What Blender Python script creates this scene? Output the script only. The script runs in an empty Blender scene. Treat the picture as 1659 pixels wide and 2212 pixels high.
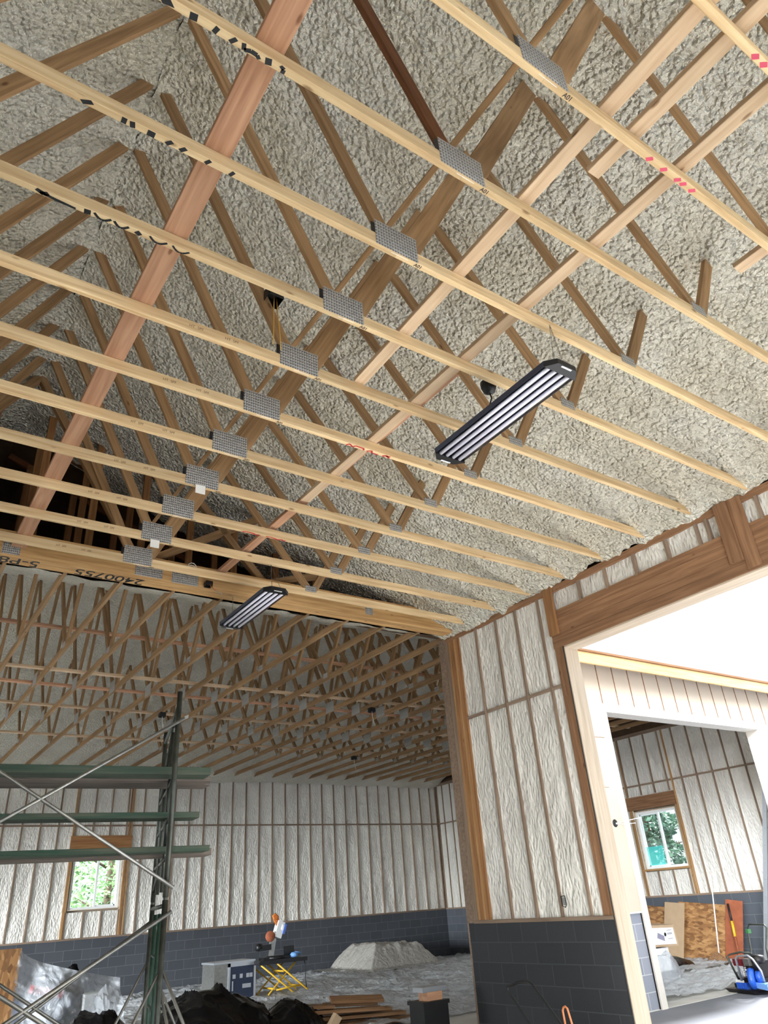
import bpy, bmesh, math, random
import numpy as np
from mathutils import Vector, Matrix

S = bpy.context.scene
C = S.collection
random.seed(7)
PI = math.pi

# ------------------------------------------------------------------ camera, sky, light, exposure
F_PX = 1550.765
cam = bpy.data.cameras.new('camera')
cam.sensor_fit = 'HORIZONTAL'; cam.sensor_width = 36.0
cam.lens = 36.0 * F_PX / 1659.0
cam.clip_start = 0.05; cam.clip_end = 300
co = bpy.data.objects.new('camera', cam); C.objects.link(co)
S.camera = co
yw, pt, rl = math.radians(-36.0986), math.radians(28.5002), math.radians(-4.1799)
fw = Vector((-math.sin(yw)*math.cos(pt), math.cos(yw)*math.cos(pt), math.sin(pt)))
rt = Vector((math.cos(yw), math.sin(yw), 0)); up = rt.cross(fw)
r2 = rt*math.cos(rl) + up*math.sin(rl); u2 = -rt*math.sin(rl) + up*math.cos(rl)
m = Matrix((r2, u2, -fw)).transposed().to_4x4()
m.translation = Vector((-6.6255, -7.305, 1.5136))
co.matrix_world = m

W_ = bpy.data.worlds.new('overcast_sky'); S.world = W_; W_.use_nodes = True
bg = W_.node_tree.nodes['Background']
bg.inputs['Color'].default_value = (0.90, 0.96, 1.0, 1)
def _sky():
    # even overcast plus an added bright lobe low at left to light the interior
    t = W_.node_tree; tc = t.nodes.new('ShaderNodeTexCoord'); d = t.nodes.new('ShaderNodeVectorMath'); d.operation = 'DOT_PRODUCT'
    v = Vector(LOBE_DIR).normalized(); d.inputs[1].default_value = tuple(v); t.links.new(tc.outputs['Generated'], d.inputs[0])
    mx = t.nodes.new('ShaderNodeMath'); mx.operation = 'MAXIMUM'; mx.inputs[1].default_value = 0.0; t.links.new(d.outputs['Value'], mx.inputs[0])
    pw = t.nodes.new('ShaderNodeMath'); pw.operation = 'POWER'; pw.inputs[1].default_value = LOBE_POW; t.links.new(mx.outputs[0], pw.inputs[0])
    ml = t.nodes.new('ShaderNodeMath'); ml.operation = 'MULTIPLY_ADD'; ml.inputs[1].default_value = LOBE_GAIN; ml.inputs[2].default_value = SKY_BASE
    t.links.new(pw.outputs[0], ml.inputs[0]); t.links.new(ml.outputs[0], bg.inputs['Strength'])
LOBE_DIR, LOBE_POW, LOBE_GAIN, SKY_BASE = (-0.92, -0.38, 0.17), 10.0, 27.0, 0.5
_sky()
SUN_E = 10.5
SUN_V = (1.0, 0.12, 0.85)
S.view_settings.view_transform = 'Standard'; S.view_settings.look = 'None'
S.view_settings.gamma = 1.0; S.view_settings.use_curve_mapping = False
S.view_settings.exposure = 1.58
S.cycles.max_bounces = 8; S.cycles.diffuse_bounces = 5; S.cycles.glossy_bounces = 3
S.cycles.transmission_bounces = 6; S.cycles.transparent_max_bounces = 12
S.cycles.caustics_reflective = False; S.cycles.caustics_refractive = False
S.cycles.sample_clamp_indirect = 6.0
S.cycles.use_denoising = True; S.cycles.use_adaptive_sampling = True; S.cycles.adaptive_threshold = 0.03

def portal(name, loc, rot, sx, sy):
    l = bpy.data.lights.new(name, 'AREA'); l.shape = 'RECTANGLE'; l.size = sx; l.size_y = sy
    l.cycles.is_portal = True
    o = bpy.data.objects.new(name, l); C.objects.link(o); o.location = loc; o.rotation_euler = rot
    return o
sun = bpy.data.lights.new('sun', 'SUN'); sun.energy = SUN_E; sun.angle = math.radians(8); sun.color = (0.98, 0.98, 1.0)
so = bpy.data.objects.new('sun', sun); C.objects.link(so); so.location = (-30, 0, 25)
so.rotation_euler = Vector(SUN_V).to_track_quat('Z', 'Y').to_euler()
# daylight comes in through the doorways and the added left and rear openings; portals only guide the sampling of the sky there
portal('daylight_portal', (0.26, -4.1, 2.05), (0, PI/2, 0), 4.1, 4.9)
portal('daylight_portal', (5.44, 0.40, 2.03), (-PI/2, 0, 0), 4.5, 4.05)
portal('daylight_portal', (-11.95, 5.5, 1.5), (0, -PI/2, 0), 3.0, 8.0)
portal('daylight_portal', (-5.95, -13.05, 2.4), (-PI/2, 0, 0), 11.7, 4.8)

# ------------------------------------------------------------------ helpers
def lin(c):
    f = lambda v: v/12.92 if v <= 0.04045 else ((v+0.055)/1.055)**2.4
    return tuple(f(v/255.0) for v in c) + (1.0,)

def nt(name):
    mt = bpy.data.materials.new(name); mt.use_nodes = True
    t = mt.node_tree; b = t.nodes['Principled BSDF']
    return mt, t, b

def N(t, kind, **kw):
    n = t.nodes.new(kind)
    for k, v in kw.items():
        if k in n.inputs: n.inputs[k].default_value = v
        else: setattr(n, k, v)
    return n

def plain(name, col, rough=0.6, metal=0.0, spec=0.5, var=0.0, vs=6.0, bump=0.0, bs=40.0, alpha=1.0, coat=0.0):
    mt, t, b = nt(name)
    b.inputs['Roughness'].default_value = rough; b.inputs['Metallic'].default_value = metal
    b.inputs['Specular IOR Level'].default_value = spec
    b.inputs['Alpha'].default_value = alpha
    b.inputs['Coat Weight'].default_value = coat
    c = lin(col); b.inputs['Base Color'].default_value = c
    tc = N(t, 'ShaderNodeTexCoord')
    if var > 0:
        n = N(t, 'ShaderNodeTexNoise', Scale=vs, Detail=5.0); t.links.new(tc.outputs['Object'], n.inputs['Vector'])
        r = N(t, 'ShaderNodeValToRGB'); t.links.new(n.outputs['Fac'], r.inputs['Fac'])
        r.color_ramp.elements[0].position = 0.3; r.color_ramp.elements[1].position = 0.7
        r.color_ramp.elements[0].color = tuple(x*(1-var) for x in c[:3]) + (1,)
        r.color_ramp.elements[1].color = tuple(min(1, x*(1+var)) for x in c[:3]) + (1,)
        t.links.new(r.outputs['Color'], b.inputs['Base Color'])
    if bump > 0:
        n2 = N(t, 'ShaderNodeTexNoise', Scale=bs, Detail=4.0); t.links.new(tc.outputs['Object'], n2.inputs['Vector'])
        bp = N(t, 'ShaderNodeBump', Strength=bump, Distance=0.02); t.links.new(n2.outputs['Fac'], bp.inputs['Height'])
        t.links.new(bp.outputs['Normal'], b.inputs['Normal'])
    return mt

def wood(name, ca, cb, knots=True, rough=0.75, grain=1.0):
    """sawn lumber: grain runs along the board's own X axis"""
    mt, t, b = nt(name)
    b.inputs['Roughness'].default_value = rough; b.inputs['Specular IOR Level'].default_value = 0.25
    tc = N(t, 'ShaderNodeTexCoord'); oi = N(t, 'ShaderNodeObjectInfo')
    sc = N(t, 'ShaderNodeVectorMath', operation='SCALE'); sc.inputs['Scale'].default_value = 37.0
    comb = N(t, 'ShaderNodeCombineXYZ')
    for i in range(3): t.links.new(oi.outputs['Random'], comb.inputs[i])
    t.links.new(comb.outputs[0], sc.inputs[0])
    ad = N(t, 'ShaderNodeVectorMath', operation='ADD')
    t.links.new(tc.outputs['Object'], ad.inputs[0]); t.links.new(sc.outputs[0], ad.inputs[1])
    mp = N(t, 'ShaderNodeMapping'); mp.inputs['Scale'].default_value = (1.6, 30, 30); t.links.new(ad.outputs[0], mp.inputs['Vector'])
    n1 = N(t, 'ShaderNodeTexNoise', Scale=1.0, Detail=6.0, Distortion=0.4); t.links.new(mp.outputs[0], n1.inputs['Vector'])
    r = N(t, 'ShaderNodeValToRGB'); t.links.new(n1.outputs['Fac'], r.inputs['Fac'])
    r.color_ramp.elements[0].position = 0.30; r.color_ramp.elements[1].position = 0.68
    r.color_ramp.elements[0].color = lin(ca); r.color_ramp.elements[1].color = lin(cb)
    col = r.outputs['Color']
    mp2 = N(t, 'ShaderNodeMapping'); mp2.inputs['Scale'].default_value = (0.7, 2.5, 2.5); t.links.new(ad.outputs[0], mp2.inputs['Vector'])
    n2 = N(t, 'ShaderNodeTexNoise', Scale=1.3, Detail=2.0); t.links.new(mp2.outputs[0], n2.inputs['Vector'])
    hs = N(t, 'ShaderNodeHueSaturation'); t.links.new(col, hs.inputs['Color'])
    mr = N(t, 'ShaderNodeMapRange'); mr.inputs['To Min'].default_value = 0.78; mr.inputs['To Max'].default_value = 1.22
    t.links.new(n2.outputs['Fac'], mr.inputs['Value'])
    mr2 = N(t, 'ShaderNodeMapRange'); mr2.inputs['To Min'].default_value = 0.86; mr2.inputs['To Max'].default_value = 1.12
    t.links.new(oi.outputs['Random'], mr2.inputs['Value'])
    mu = N(t, 'ShaderNodeMath', operation='MULTIPLY'); t.links.new(mr.outputs[0], mu.inputs[0]); t.links.new(mr2.outputs[0], mu.inputs[1])
    t.links.new(mu.outputs[0], hs.inputs['Value']); col = hs.outputs['Color']
    if knots:
        mp3 = N(t, 'ShaderNodeMapping'); mp3.inputs['Scale'].default_value = (2.6, 7.0, 7.0); t.links.new(ad.outputs[0], mp3.inputs['Vector'])
        v = N(t, 'ShaderNodeTexVoronoi', Scale=1.0); t.links.new(mp3.outputs[0], v.inputs['Vector'])
        r3 = N(t, 'ShaderNodeValToRGB'); t.links.new(v.outputs['Distance'], r3.inputs['Fac'])
        r3.color_ramp.elements[0].position = 0.045; r3.color_ramp.elements[1].position = 0.10
        r3.color_ramp.elements[0].color = (0.30, 0.20, 0.13, 1); r3.color_ramp.elements[1].color = (1, 1, 1, 1)
        mx = N(t, 'ShaderNodeMix', data_type='RGBA', blend_type='MULTIPLY'); mx.inputs[0].default_value = 0.75
        t.links.new(col, mx.inputs[6]); t.links.new(r3.outputs['Color'], mx.inputs[7]); col = mx.outputs[2]
    t.links.new(col, b.inputs['Base Color'])
    bp = N(t, 'ShaderNodeBump', Strength=0.25*grain, Distance=0.004); t.links.new(n1.outputs['Fac'], bp.inputs['Height'])
    t.links.new(bp.outputs['Normal'], b.inputs['Normal'])
    return mt

def foam(name, ca, cb, scale=1.0, strength=1.0, streak=False):
    mt, t, b = nt(name)
    b.inputs['Roughness'].default_value = 0.36; b.inputs['Specular IOR Level'].default_value = 0.7
    tc = N(t, 'ShaderNodeTexCoord')
    src = tc.outputs['Object']
    if streak:
        mp = N(t, 'ShaderNodeMapping'); mp.inputs['Scale'].default_value = (1.0, 1.0, 0.42); t.links.new(src, mp.inputs['Vector']); src = mp.outputs[0]
    n0 = N(t, 'ShaderNodeTexNoise', Scale=1.1, Detail=3.0); t.links.new(tc.outputs['Object'], n0.inputs['Vector'])
    r = N(t, 'ShaderNodeValToRGB'); t.links.new(n0.outputs['Fac'], r.inputs['Fac'])
    r.color_ramp.elements[0].position = 0.38; r.color_ramp.elements[1].position = 0.62
    r.color_ramp.elements[0].color = lin(ca); r.color_ramp.elements[1].color = lin(cb)
    t.links.new(r.outputs['Color'], b.inputs['Base Color'])
    wp = N(t, 'ShaderNodeTexNoise', Scale=7.0*scale, Detail=2.0); t.links.new(src, wp.inputs['Vector'])
    mxv = N(t, 'ShaderNodeVectorMath', operation='MULTIPLY_ADD'); mxv.inputs[1].default_value = (0.035, 0.035, 0.035)
    t.links.new(wp.outputs['Color'], mxv.inputs[0]); t.links.new(src, mxv.inputs[2])
    v = N(t, 'ShaderNodeTexVoronoi', Scale=24.0*scale, feature='SMOOTH_F1'); v.inputs['Smoothness'].default_value = 0.6
    t.links.new(mxv.outputs[0], v.inputs['Vector'])
    n1 = N(t, 'ShaderNodeTexNoise', Scale=26.0*scale, Detail=3.0); t.links.new(mxv.outputs[0], n1.inputs['Vector'])
    a1 = N(t, 'ShaderNodeMath', operation='MULTIPLY_ADD'); a1.inputs[1].default_value = -0.8
    t.links.new(v.outputs['Distance'], a1.inputs[0]); t.links.new(n1.outputs['Fac'], a1.inputs[2])
    bp = N(t, 'ShaderNodeBump', Strength=1.0, Distance=0.05*strength/scale); t.links.new(a1.outputs[0], bp.inputs['Height'])
    t.links.new(bp.outputs['Normal'], b.inputs['Normal'])
    return mt

def block_mat(name, ca, cb, mortar, axis='y', msize=0.012):
    """painted concrete block in running bond, 16 x 8 inch"""
    mt, t, b = nt(name)
    b.inputs['Roughness'].default_value = 0.8; b.inputs['Specular IOR Level'].default_value = 0.3
    tc = N(t, 'ShaderNodeTexCoord'); sp = N(t, 'ShaderNodeSeparateXYZ'); t.links.new(tc.outputs['Object'], sp.inputs[0])
    cx = N(t, 'ShaderNodeCombineXYZ'); t.links.new(sp.outputs[1 if axis == 'y' else 0], cx.inputs[0]); t.links.new(sp.outputs[2], cx.inputs[1])
    br = N(t, 'ShaderNodeTexBrick'); t.links.new(cx.outputs[0], br.inputs['Vector'])
    br.inputs['Scale'].default_value = 1.0; br.inputs['Brick Width'].default_value = 0.4064; br.inputs['Row Height'].default_value = 0.2037
    br.inputs['Mortar Size'].default_value = msize*0.5; br.inputs['Mortar Smooth'].default_value = 0.3; br.inputs['Bias'].default_value = 0.0
    br.inputs['Color1'].default_value = lin(ca); br.inputs['Color2'].default_value = lin(cb); br.inputs['Mortar'].default_value = lin(mortar)
    t.links.new(br.outputs['Color'], b.inputs['Base Color'])
    n = N(t, 'ShaderNodeTexNoise', Scale=60.0, Detail=4.0); t.links.new(tc.outputs['Object'], n.inputs['Vector'])
    s2 = N(t, 'ShaderNodeMath', operation='MULTIPLY_ADD'); s2.inputs[1].default_value = -1.5
    t.links.new(br.outputs['Fac'], s2.inputs[0]); t.links.new(n.outputs['Fac'], s2.inputs[2])
    bp = N(t, 'ShaderNodeBump', Strength=0.5, Distance=0.006); t.links.new(s2.outputs[0], bp.inputs['Height'])
    t.links.new(bp.outputs['Normal'], b.inputs['Normal'])
    return mt

def osb_mat(name, ca, cb, cc, scale=30.0):
    mt, t, b = nt(name); b.inputs['Roughness'].default_value = 0.7
    tc = N(t, 'ShaderNodeTexCoord'); mp = N(t, 'ShaderNodeMapping'); mp.inputs['Scale'].default_value = (1, 1, 0.35); t.links.new(tc.outputs['Object'], mp.inputs['Vector'])
    v = N(t, 'ShaderNodeTexVoronoi', Scale=scale); t.links.new(mp.outputs[0], v.inputs['Vector'])
    sp = N(t, 'ShaderNodeSeparateColor'); t.links.new(v.outputs['Color'], sp.inputs[0])
    r = N(t, 'ShaderNodeValToRGB'); t.links.new(sp.outputs[0], r.inputs['Fac'])
    r.color_ramp.elements[0].color = lin(ca); r.color_ramp.elements[1].color = lin(cc)
    e = r.color_ramp.elements.new(0.5); e.color = lin(cb)
    t.links.new(r.outputs['Color'], b.inputs['Base Color'])
    return mt

def plate_mat(name):
    """galvanised nail plate with rows of punched teeth"""
    mt, t, b = nt(name); b.inputs['Metallic'].default_value = 0.25; b.inputs['Roughness'].default_value = 0.55
    tc = N(t, 'ShaderNodeTexCoord'); sp = N(t, 'ShaderNodeSeparateXYZ'); t.links.new(tc.outputs['Object'], sp.inputs[0])
    def wv(k, sc):
        mu = N(t, 'ShaderNodeMath', operation='MULTIPLY'); mu.inputs[1].default_value = sc; t.links.new(sp.outputs[k], mu.inputs[0])
        si = N(t, 'ShaderNodeMath', operation='SINE'); t.links.new(mu.outputs[0], si.inputs[0]); return si
    a, c = wv(0, 2*PI/0.019), wv(2, 2*PI/0.025)
    pr = N(t, 'ShaderNodeMath', operation='ADD'); t.links.new(a.outputs[0], pr.inputs[0]); t.links.new(c.outputs[0], pr.inputs[1])
    r = N(t, 'ShaderNodeValToRGB'); t.links.new(pr.outputs[0], r.inputs['Fac'])
    r.color_ramp.elements[0].position = 0.55; r.color_ramp.elements[0].color = lin((176, 174, 170))
    r.color_ramp.elements[1].position = 0.95; r.color_ramp.elements[1].color = lin((108, 106, 104))
    t.links.new(r.outputs['Color'], b.inputs['Base Color'])
    bp = N(t, 'ShaderNodeBump', Strength=0.6, Distance=0.004); t.links.new(pr.outputs[0], bp.inputs['Height'])
    t.links.new(bp.outputs['Normal'], b.inputs['Normal'])
    return mt

M = {}
M['chord'] = wood('pine_chord', (196, 162, 118), (228, 202, 158))
M['web'] = wood('spruce_web', (136, 106, 74), (174, 140, 102))
M['webdark'] = wood('dark_web', (96, 60, 36), (128, 84, 54), knots=False)
M['brace'] = wood('fir_brace', (170, 124, 96), (204, 160, 128))
M['brace_pale'] = wood('pale_brace', (196, 166, 134), (222, 196, 164))
M['girder'] = wood('girder_lumber', (176, 134, 86), (216, 176, 122))
M['glulam'] = wood('header_lumber', (116, 84, 60), (152, 114, 84), grain=1.6)
M['post'] = wood('post_lumber', (132, 92, 58), (170, 124, 82))
M['stud'] = wood('dusty_stud', (120, 100, 84), (150, 130, 112), knots=False)
M['studwarm'] = wood('warm_stud', (156, 116, 76), (184, 146, 102))
M['jamb'] = wood('pale_jamb', (184, 166, 144), (204, 188, 168), knots=False)
M['trimwhite'] = plain('white_trim', (212, 207, 198), 0.7, var=0.03)
M['siding'] = plain('panel_siding', (202, 190, 172), 0.75, var=0.05, vs=2.0)
M['fascia'] = wood('fascia_board', (196, 160, 108), (216, 184, 134))
M['foam'] = foam('spray_foam_ceiling', (240, 234, 214), (249, 246, 232), 1.25, 2.3)
M['foamB'] = foam('spray_foam_far', (224, 220, 204), (234, 231, 218), 1.2, 1.5)
M['foamW'] = foam('spray_foam_wall', (216, 212, 204), (228, 225, 216), 1.3, 0.55, streak=True)
M['darkroof'] = plain('bare_roof_deck', (92, 72, 54), 0.9, var=0.2)
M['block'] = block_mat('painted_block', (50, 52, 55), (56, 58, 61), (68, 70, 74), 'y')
M['blocke'] = block_mat('painted_block_east_lit', (78, 82, 89), (86, 90, 97), (104, 108, 114), 'y')  # same paint as the other block walls, lightened for the daylight falling here
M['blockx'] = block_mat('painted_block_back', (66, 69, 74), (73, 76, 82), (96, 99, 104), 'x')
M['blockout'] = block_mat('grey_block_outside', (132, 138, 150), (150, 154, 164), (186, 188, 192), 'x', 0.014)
M['plate'] = plate_mat('galvanised_plate')
M['paper'] = plain('white_paper', (236, 234, 228), 0.8)
M['black'] = plain('black_plastic', (22, 22, 24), 0.45)
M['ink'] = plain('black_spray_paint', (16, 18, 22), 0.6)
M['red'] = plain('red_spray_paint', (196, 44, 52), 0.6)
M['pink'] = plain('pink_spray_paint', (206, 70, 96), 0.6)
M['stamp'] = plain('brown_grade_stamp', (96, 66, 44), 0.8)
M['white'] = plain('white_vinyl', (238, 240, 240), 0.4)
M['steel'] = plain('galvanised_tube', (150, 150, 146), 0.35, metal=0.8, var=0.15, vs=20)
M['darksteel'] = plain('worn_dark_tube', (74, 78, 72), 0.4, metal=0.6, var=0.3, vs=12)
M['green'] = plain('worn_green_tube', (44, 74, 62), 0.45, metal=0.2, var=0.35, vs=12)
M['plankgreen'] = wood('scaffold_plank_green', (46, 74, 62), (92, 96, 84), knots=False)
M['plankgrey'] = wood('scaffold_plank_grey', (96, 88, 82), (134, 124, 116), knots=False)
M['concrete'] = plain('concrete_floor', (198, 196, 190), 0.7, var=0.12, vs=2.5, bump=0.2, bs=30)
M['ground'] = plain('outside_concrete', (116, 119, 126), 0.8, var=0.08, vs=1.2)
M['osb'] = osb_mat('strand_board', (112, 76, 44), (156, 112, 68), (182, 140, 92), 26.0)
M['card'] = plain('cardboard', (178, 152, 122), 0.8, var=0.05)
M['tube'] = plain('frosted_tube', (232, 230, 244), 0.35)
M['lightbody'] = plain('fixture_housing', (58, 60, 72), 0.35, metal=0.5)
M['yellow'] = plain('yellow_paint', (214, 170, 40), 0.45)
M['orange'] = plain('orange_plastic', (214, 120, 44), 0.45)
M['copper'] = plain('orange_cord', (226, 140, 92), 0.5)
M['blue'] = plain('blue_paint', (44, 98, 206), 0.3, coat=0.3)
M['bluedark'] = plain('dark_blue', (34, 44, 66), 0.4)
M['wire'] = plain('wire_yellow', (226, 176, 70), 0.5)
M['bag'] = plain('black_plastic_sheet', (9, 9, 12), 0.22, spec=0.4, bump=1.0, bs=4)
M['rust'] = plain('rust_red_edge', (150, 84, 56), 0.8, var=0.2)
M['alu'] = plain('aluminium', (188, 192, 198), 0.35, metal=0.7)
M['engine'] = plain('engine_black', (34, 30, 32), 0.4, metal=0.3)
M['enginered'] = plain('engine_dark_red', (110, 28, 36), 0.4)
M['lightblue'] = plain('light_blue_paint', (120, 170, 232), 0.35)
M['plasticblue'] = plain('teal_film', (90, 200, 196), 0.3, alpha=0.45)
M['darkwood'] = wood('brown_board', (120, 88, 62), (162, 124, 90))

def sheet_mat(name, col, alpha, rough):
    mt, t, b = nt(name)
    b.inputs['Base Color'].default_value = lin(col); b.inputs['Roughness'].default_value = rough
    b.inputs['Specular IOR Level'].default_value = 0.9; b.inputs['Alpha'].default_value = alpha
    tc = N(t, 'ShaderNodeTexCoord')
    n = N(t, 'ShaderNodeTexNoise', Scale=5.0, Detail=7.0, Distortion=1.6); t.links.new(tc.outputs['Object'], n.inputs['Vector'])
    bp = N(t, 'ShaderNodeBump', Strength=0.9, Distance=0.06); t.links.new(n.outputs['Fac'], bp.inputs['Height'])
    t.links.new(bp.outputs['Normal'], b.inputs['Normal'])
    return mt
M['sheet'] = sheet_mat('clear_plastic_sheet', (206, 210, 214), 0.72, 0.22)
M['sheetclear'] = sheet_mat('thin_clear_plastic', (206, 210, 216), 0.45, 0.16)
M['dusty'] = sheet_mat('dusty_plastic', (168, 164, 156), 0.97, 0.5)

def glass_mat():
    mt, t, b = nt('window_glass')
    out = t.nodes['Material Output']
    tr = N(t, 'ShaderNodeBsdfTransparent'); tr.inputs[0].default_value = (0.93, 0.97, 0.96, 1)
    gl = N(t, 'ShaderNodeBsdfGlossy'); gl.inputs['Roughness'].default_value = 0.02
    mx = N(t, 'ShaderNodeMixShader'); mx.inputs[0].default_value = 0.06
    t.links.new(tr.outputs[0], mx.inputs[1]); t.links.new(gl.outputs[0], mx.inputs[2]); t.links.new(mx.outputs[0], out.inputs[0])
    return mt
M['glass'] = glass_mat()
def leaf_mat(name, a, b_):
    mt, t, b = nt(name); b.inputs['Roughness'].default_value = 0.6
    tc = N(t, 'ShaderNodeTexCoord'); n = N(t, 'ShaderNodeTexNoise', Scale=2.5, Detail=3.0); t.links.new(tc.outputs['Object'], n.inputs['Vector'])
    r = N(t, 'ShaderNodeValToRGB'); t.links.new(n.outputs['Fac'], r.inputs['Fac'])
    r.color_ramp.elements[0].position = 0.4; r.color_ramp.elements[1].position = 0.6
    r.color_ramp.elements[0].color = lin(a); r.color_ramp.elements[1].color = lin(b_)
    t.links.new(r.outputs['Color'], b.inputs['Base Color']); return mt
M['leaf'] = leaf_mat('green_leaves', (84, 124, 70), (140, 176, 112))
M['needle'] = leaf_mat('spruce_needles', (46, 78, 66), (84, 116, 92))
M['bark'] = plain('bark', (90, 74, 60), 0.9, var=0.2)

def link(name, me, mat=None, parent=None, loc=None, mw=None):
    if mat is not None and not me.materials:
        for x in (mat if isinstance(mat, (list, tuple)) else [mat]): me.materials.append(x)
    o = bpy.data.objects.new(name, me); C.objects.link(o)
    if mw is not None:
        w = mw.copy()
        if parent is not None:
            w = parent_world(parent).inverted() @ w
        o.matrix_basis = w
    elif loc is not None: o.location = loc
    if parent is not None: o.parent = parent
    return o

def parent_world(p):
    w = p.matrix_basis.copy(); q = p.parent
    while q is not None:
        w = q.matrix_basis @ w; q = q.parent
    return w

def thing(name, label, cat, loc=(0, 0, 0), group=None):
    o = bpy.data.objects.new(name, None); o.empty_display_size = 0.1; C.objects.link(o)
    o.location = loc
    o['label'] = label; o['category'] = cat
    if group: o['group'] = group
    return o

def tag(o, label, cat, group=None):
    o['label'] = label; o['category'] = cat
    if group: o['group'] = group
    return o

def structure(name, loc=(0, 0, 0)):
    o = bpy.data.objects.new(name, None); C.objects.link(o); o.location = loc; o['kind'] = 'structure'; return o

class MB:
    def __init__(s): s.v = []; s.f = []; s.mi = []; s.cur = 0; s.smooth = []
    def add(s, vs, fs, sm=False):
        n = len(s.v); s.v += [tuple(v) for v in vs]
        s.f += [tuple(n+i for i in f) for f in fs]; s.mi += [s.cur]*len(fs); s.smooth += [sm]*len(fs)
    def box(s, a, b):
        (x0, y0, z0), (x1, y1, z1) = a, b
        x0, x1 = min(x0, x1), max(x0, x1); y0, y1 = min(y0, y1), max(y0, y1); z0, z1 = min(z0, z1), max(z0, z1)
        s.add([(x0,y0,z0),(x1,y0,z0),(x1,y1,z0),(x0,y1,z0),(x0,y0,z1),(x1,y0,z1),(x1,y1,z1),(x0,y1,z1)],
              [(0,3,2,1),(4,5,6,7),(0,1,5,4),(1,2,6,5),(2,3,7,6),(3,0,4,7)])
    def obox(s, c, ax, ay, az, h):
        c = Vector(c); ax, ay, az = Vector(ax).normalized()*h[0], Vector(ay).normalized()*h[1], Vector(az).normalized()*h[2]
        vs = [c + ax*i + ay*j + az*k for k in (-1, 1) for i, j in ((-1,-1),(1,-1),(1,1),(-1,1))]
        s.add(vs, [(0,3,2,1),(4,5,6,7),(0,1,5,4),(1,2,6,5),(2,3,7,6),(3,0,4,7)])
    def tube(s, pts, r, n=10, caps=True, smooth=True):
        pts = [Vector(p) for p in pts]; rings = []
        rr = r if isinstance(r, (list, tuple)) else [r]*len(pts)
        prev = None
        for i, p in enumerate(pts):
            d = ((pts[min(i+1, len(pts)-1)] - pts[max(i-1, 0)])).normalized()
            if prev is None:
                a = d.cross(Vector((0, 0, 1)))
                if a.length < 1e-3: a = d.cross(Vector((1, 0, 0)))
                a.normalize()
            else:
                a = (prev - d*prev.dot(d)).normalized()
            prev = a; b = d.cross(a)
            rings.append([p + (a*math.cos(2*PI*k/n) + b*math.sin(2*PI*k/n))*rr[i] for k in range(n)])
        base = len(s.v); vs = [v for R in rings for v in R]; fs = []
        for i in range(len(pts)-1):
            for k in range(n):
                fs.append((i*n+k, i*n+(k+1) % n, (i+1)*n+(k+1) % n, (i+1)*n+k))
        s.add(vs, fs, smooth)
        if caps:
            s.f += [tuple(base+k for k in reversed(range(n))), tuple(base+(len(pts)-1)*n+k for k in range(n))]
            s.mi += [s.cur]*2; s.smooth += [False]*2
    def lathe(s, prof, c, axis=(0, 0, 1), n=20):
        c = Vector(c); d = Vector(axis).normalized()
        a = d.cross(Vector((1, 0, 0)) if abs(d.x) < 0.9 else Vector((0, 1, 0))).normalized(); b = d.cross(a)
        vs = [c + d*h + (a*math.cos(2*PI*k/n) + b*math.sin(2*PI*k/n))*r for r, h in prof for k in range(n)]
        fs = [(i*n+k, i*n+(k+1) % n, (i+1)*n+(k+1) % n, (i+1)*n+k) for i in range(len(prof)-1) for k in range(n)]
        fs += [tuple(reversed(range(n))), tuple((len(prof)-1)*n+k for k in range(n))]
        s.add(vs, fs, True)
    def mesh(s, name, mats=None):
        me = bpy.data.meshes.new(name); me.from_pydata(s.v, [], s.f); me.update()
        for x in (mats if isinstance(mats, (list, tuple)) else [mats]):
            if x is not None: me.materials.append(x)
        me.polygons.foreach_set('material_index', s.mi); me.polygons.foreach_set('use_smooth', s.smooth)
        me.validate(); bm = bmesh.new(); bm.from_mesh(me); bmesh.ops.recalc_face_normals(bm, faces=bm.faces[:]); bm.to_mesh(me); bm.free()
        return me
    def build(s, name, mat, parent=None):
        """verts in world space; the object sits at its parent's origin"""
        me = s.mesh(name, mat); o = bpy.data.objects.new(name, me); C.objects.link(o)
        if parent is not None:
            off = parent_world(parent).translation
            me.transform(Matrix.Translation(-off)); o.parent = parent
        else:
            xs = np.array(s.v); c = Vector(((xs[:,0].min()+xs[:,0].max())/2, (xs[:,1].min()+xs[:,1].max())/2, xs[:,2].min()))
            me.transform(Matrix.Translation(-c)); o.location = c
        return o

_cache = {}
def board(name, p0, p1, w, t, mat, parent=None, wide=(0, 0, 1), key=None):
    """a board: own X runs p0->p1, own Z is the wide way, eased edges"""
    p0, p1 = Vector(p0), Vector(p1); d = p1 - p0; L = d.length; x = d.normalized()
    z = Vector(wide); z = (z - x*z.dot(x)).normalized(); y = z.cross(x)
    k = (round(L, 3), round(w, 4), round(t, 4), mat.name)
    if k not in _cache:
        e = min(0.003, t*0.2); hw, ht = w/2, t/2
        prof = [(-ht+e, -hw), (ht-e, -hw), (ht, -hw+e), (ht, hw-e), (ht-e, hw), (-ht+e, hw), (-ht, hw-e), (-ht, -hw+e)]
        b = MB(); vs = [(sx*L/2, py, pz) for sx in (-1, 1) for py, pz in prof]
        fs = [(i, (i+1) % 8, 8+(i+1) % 8, 8+i) for i in range(8)] + [tuple(reversed(range(8))), tuple(range(8, 16))]
        b.add(vs, fs); _cache[k] = b.mesh('board', mat)
    mw = Matrix((x, y, z)).transposed().to_4x4(); mw.translation = (p0+p1)/2
    return link(name, _cache[k], None, parent, mw=mw)

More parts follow.
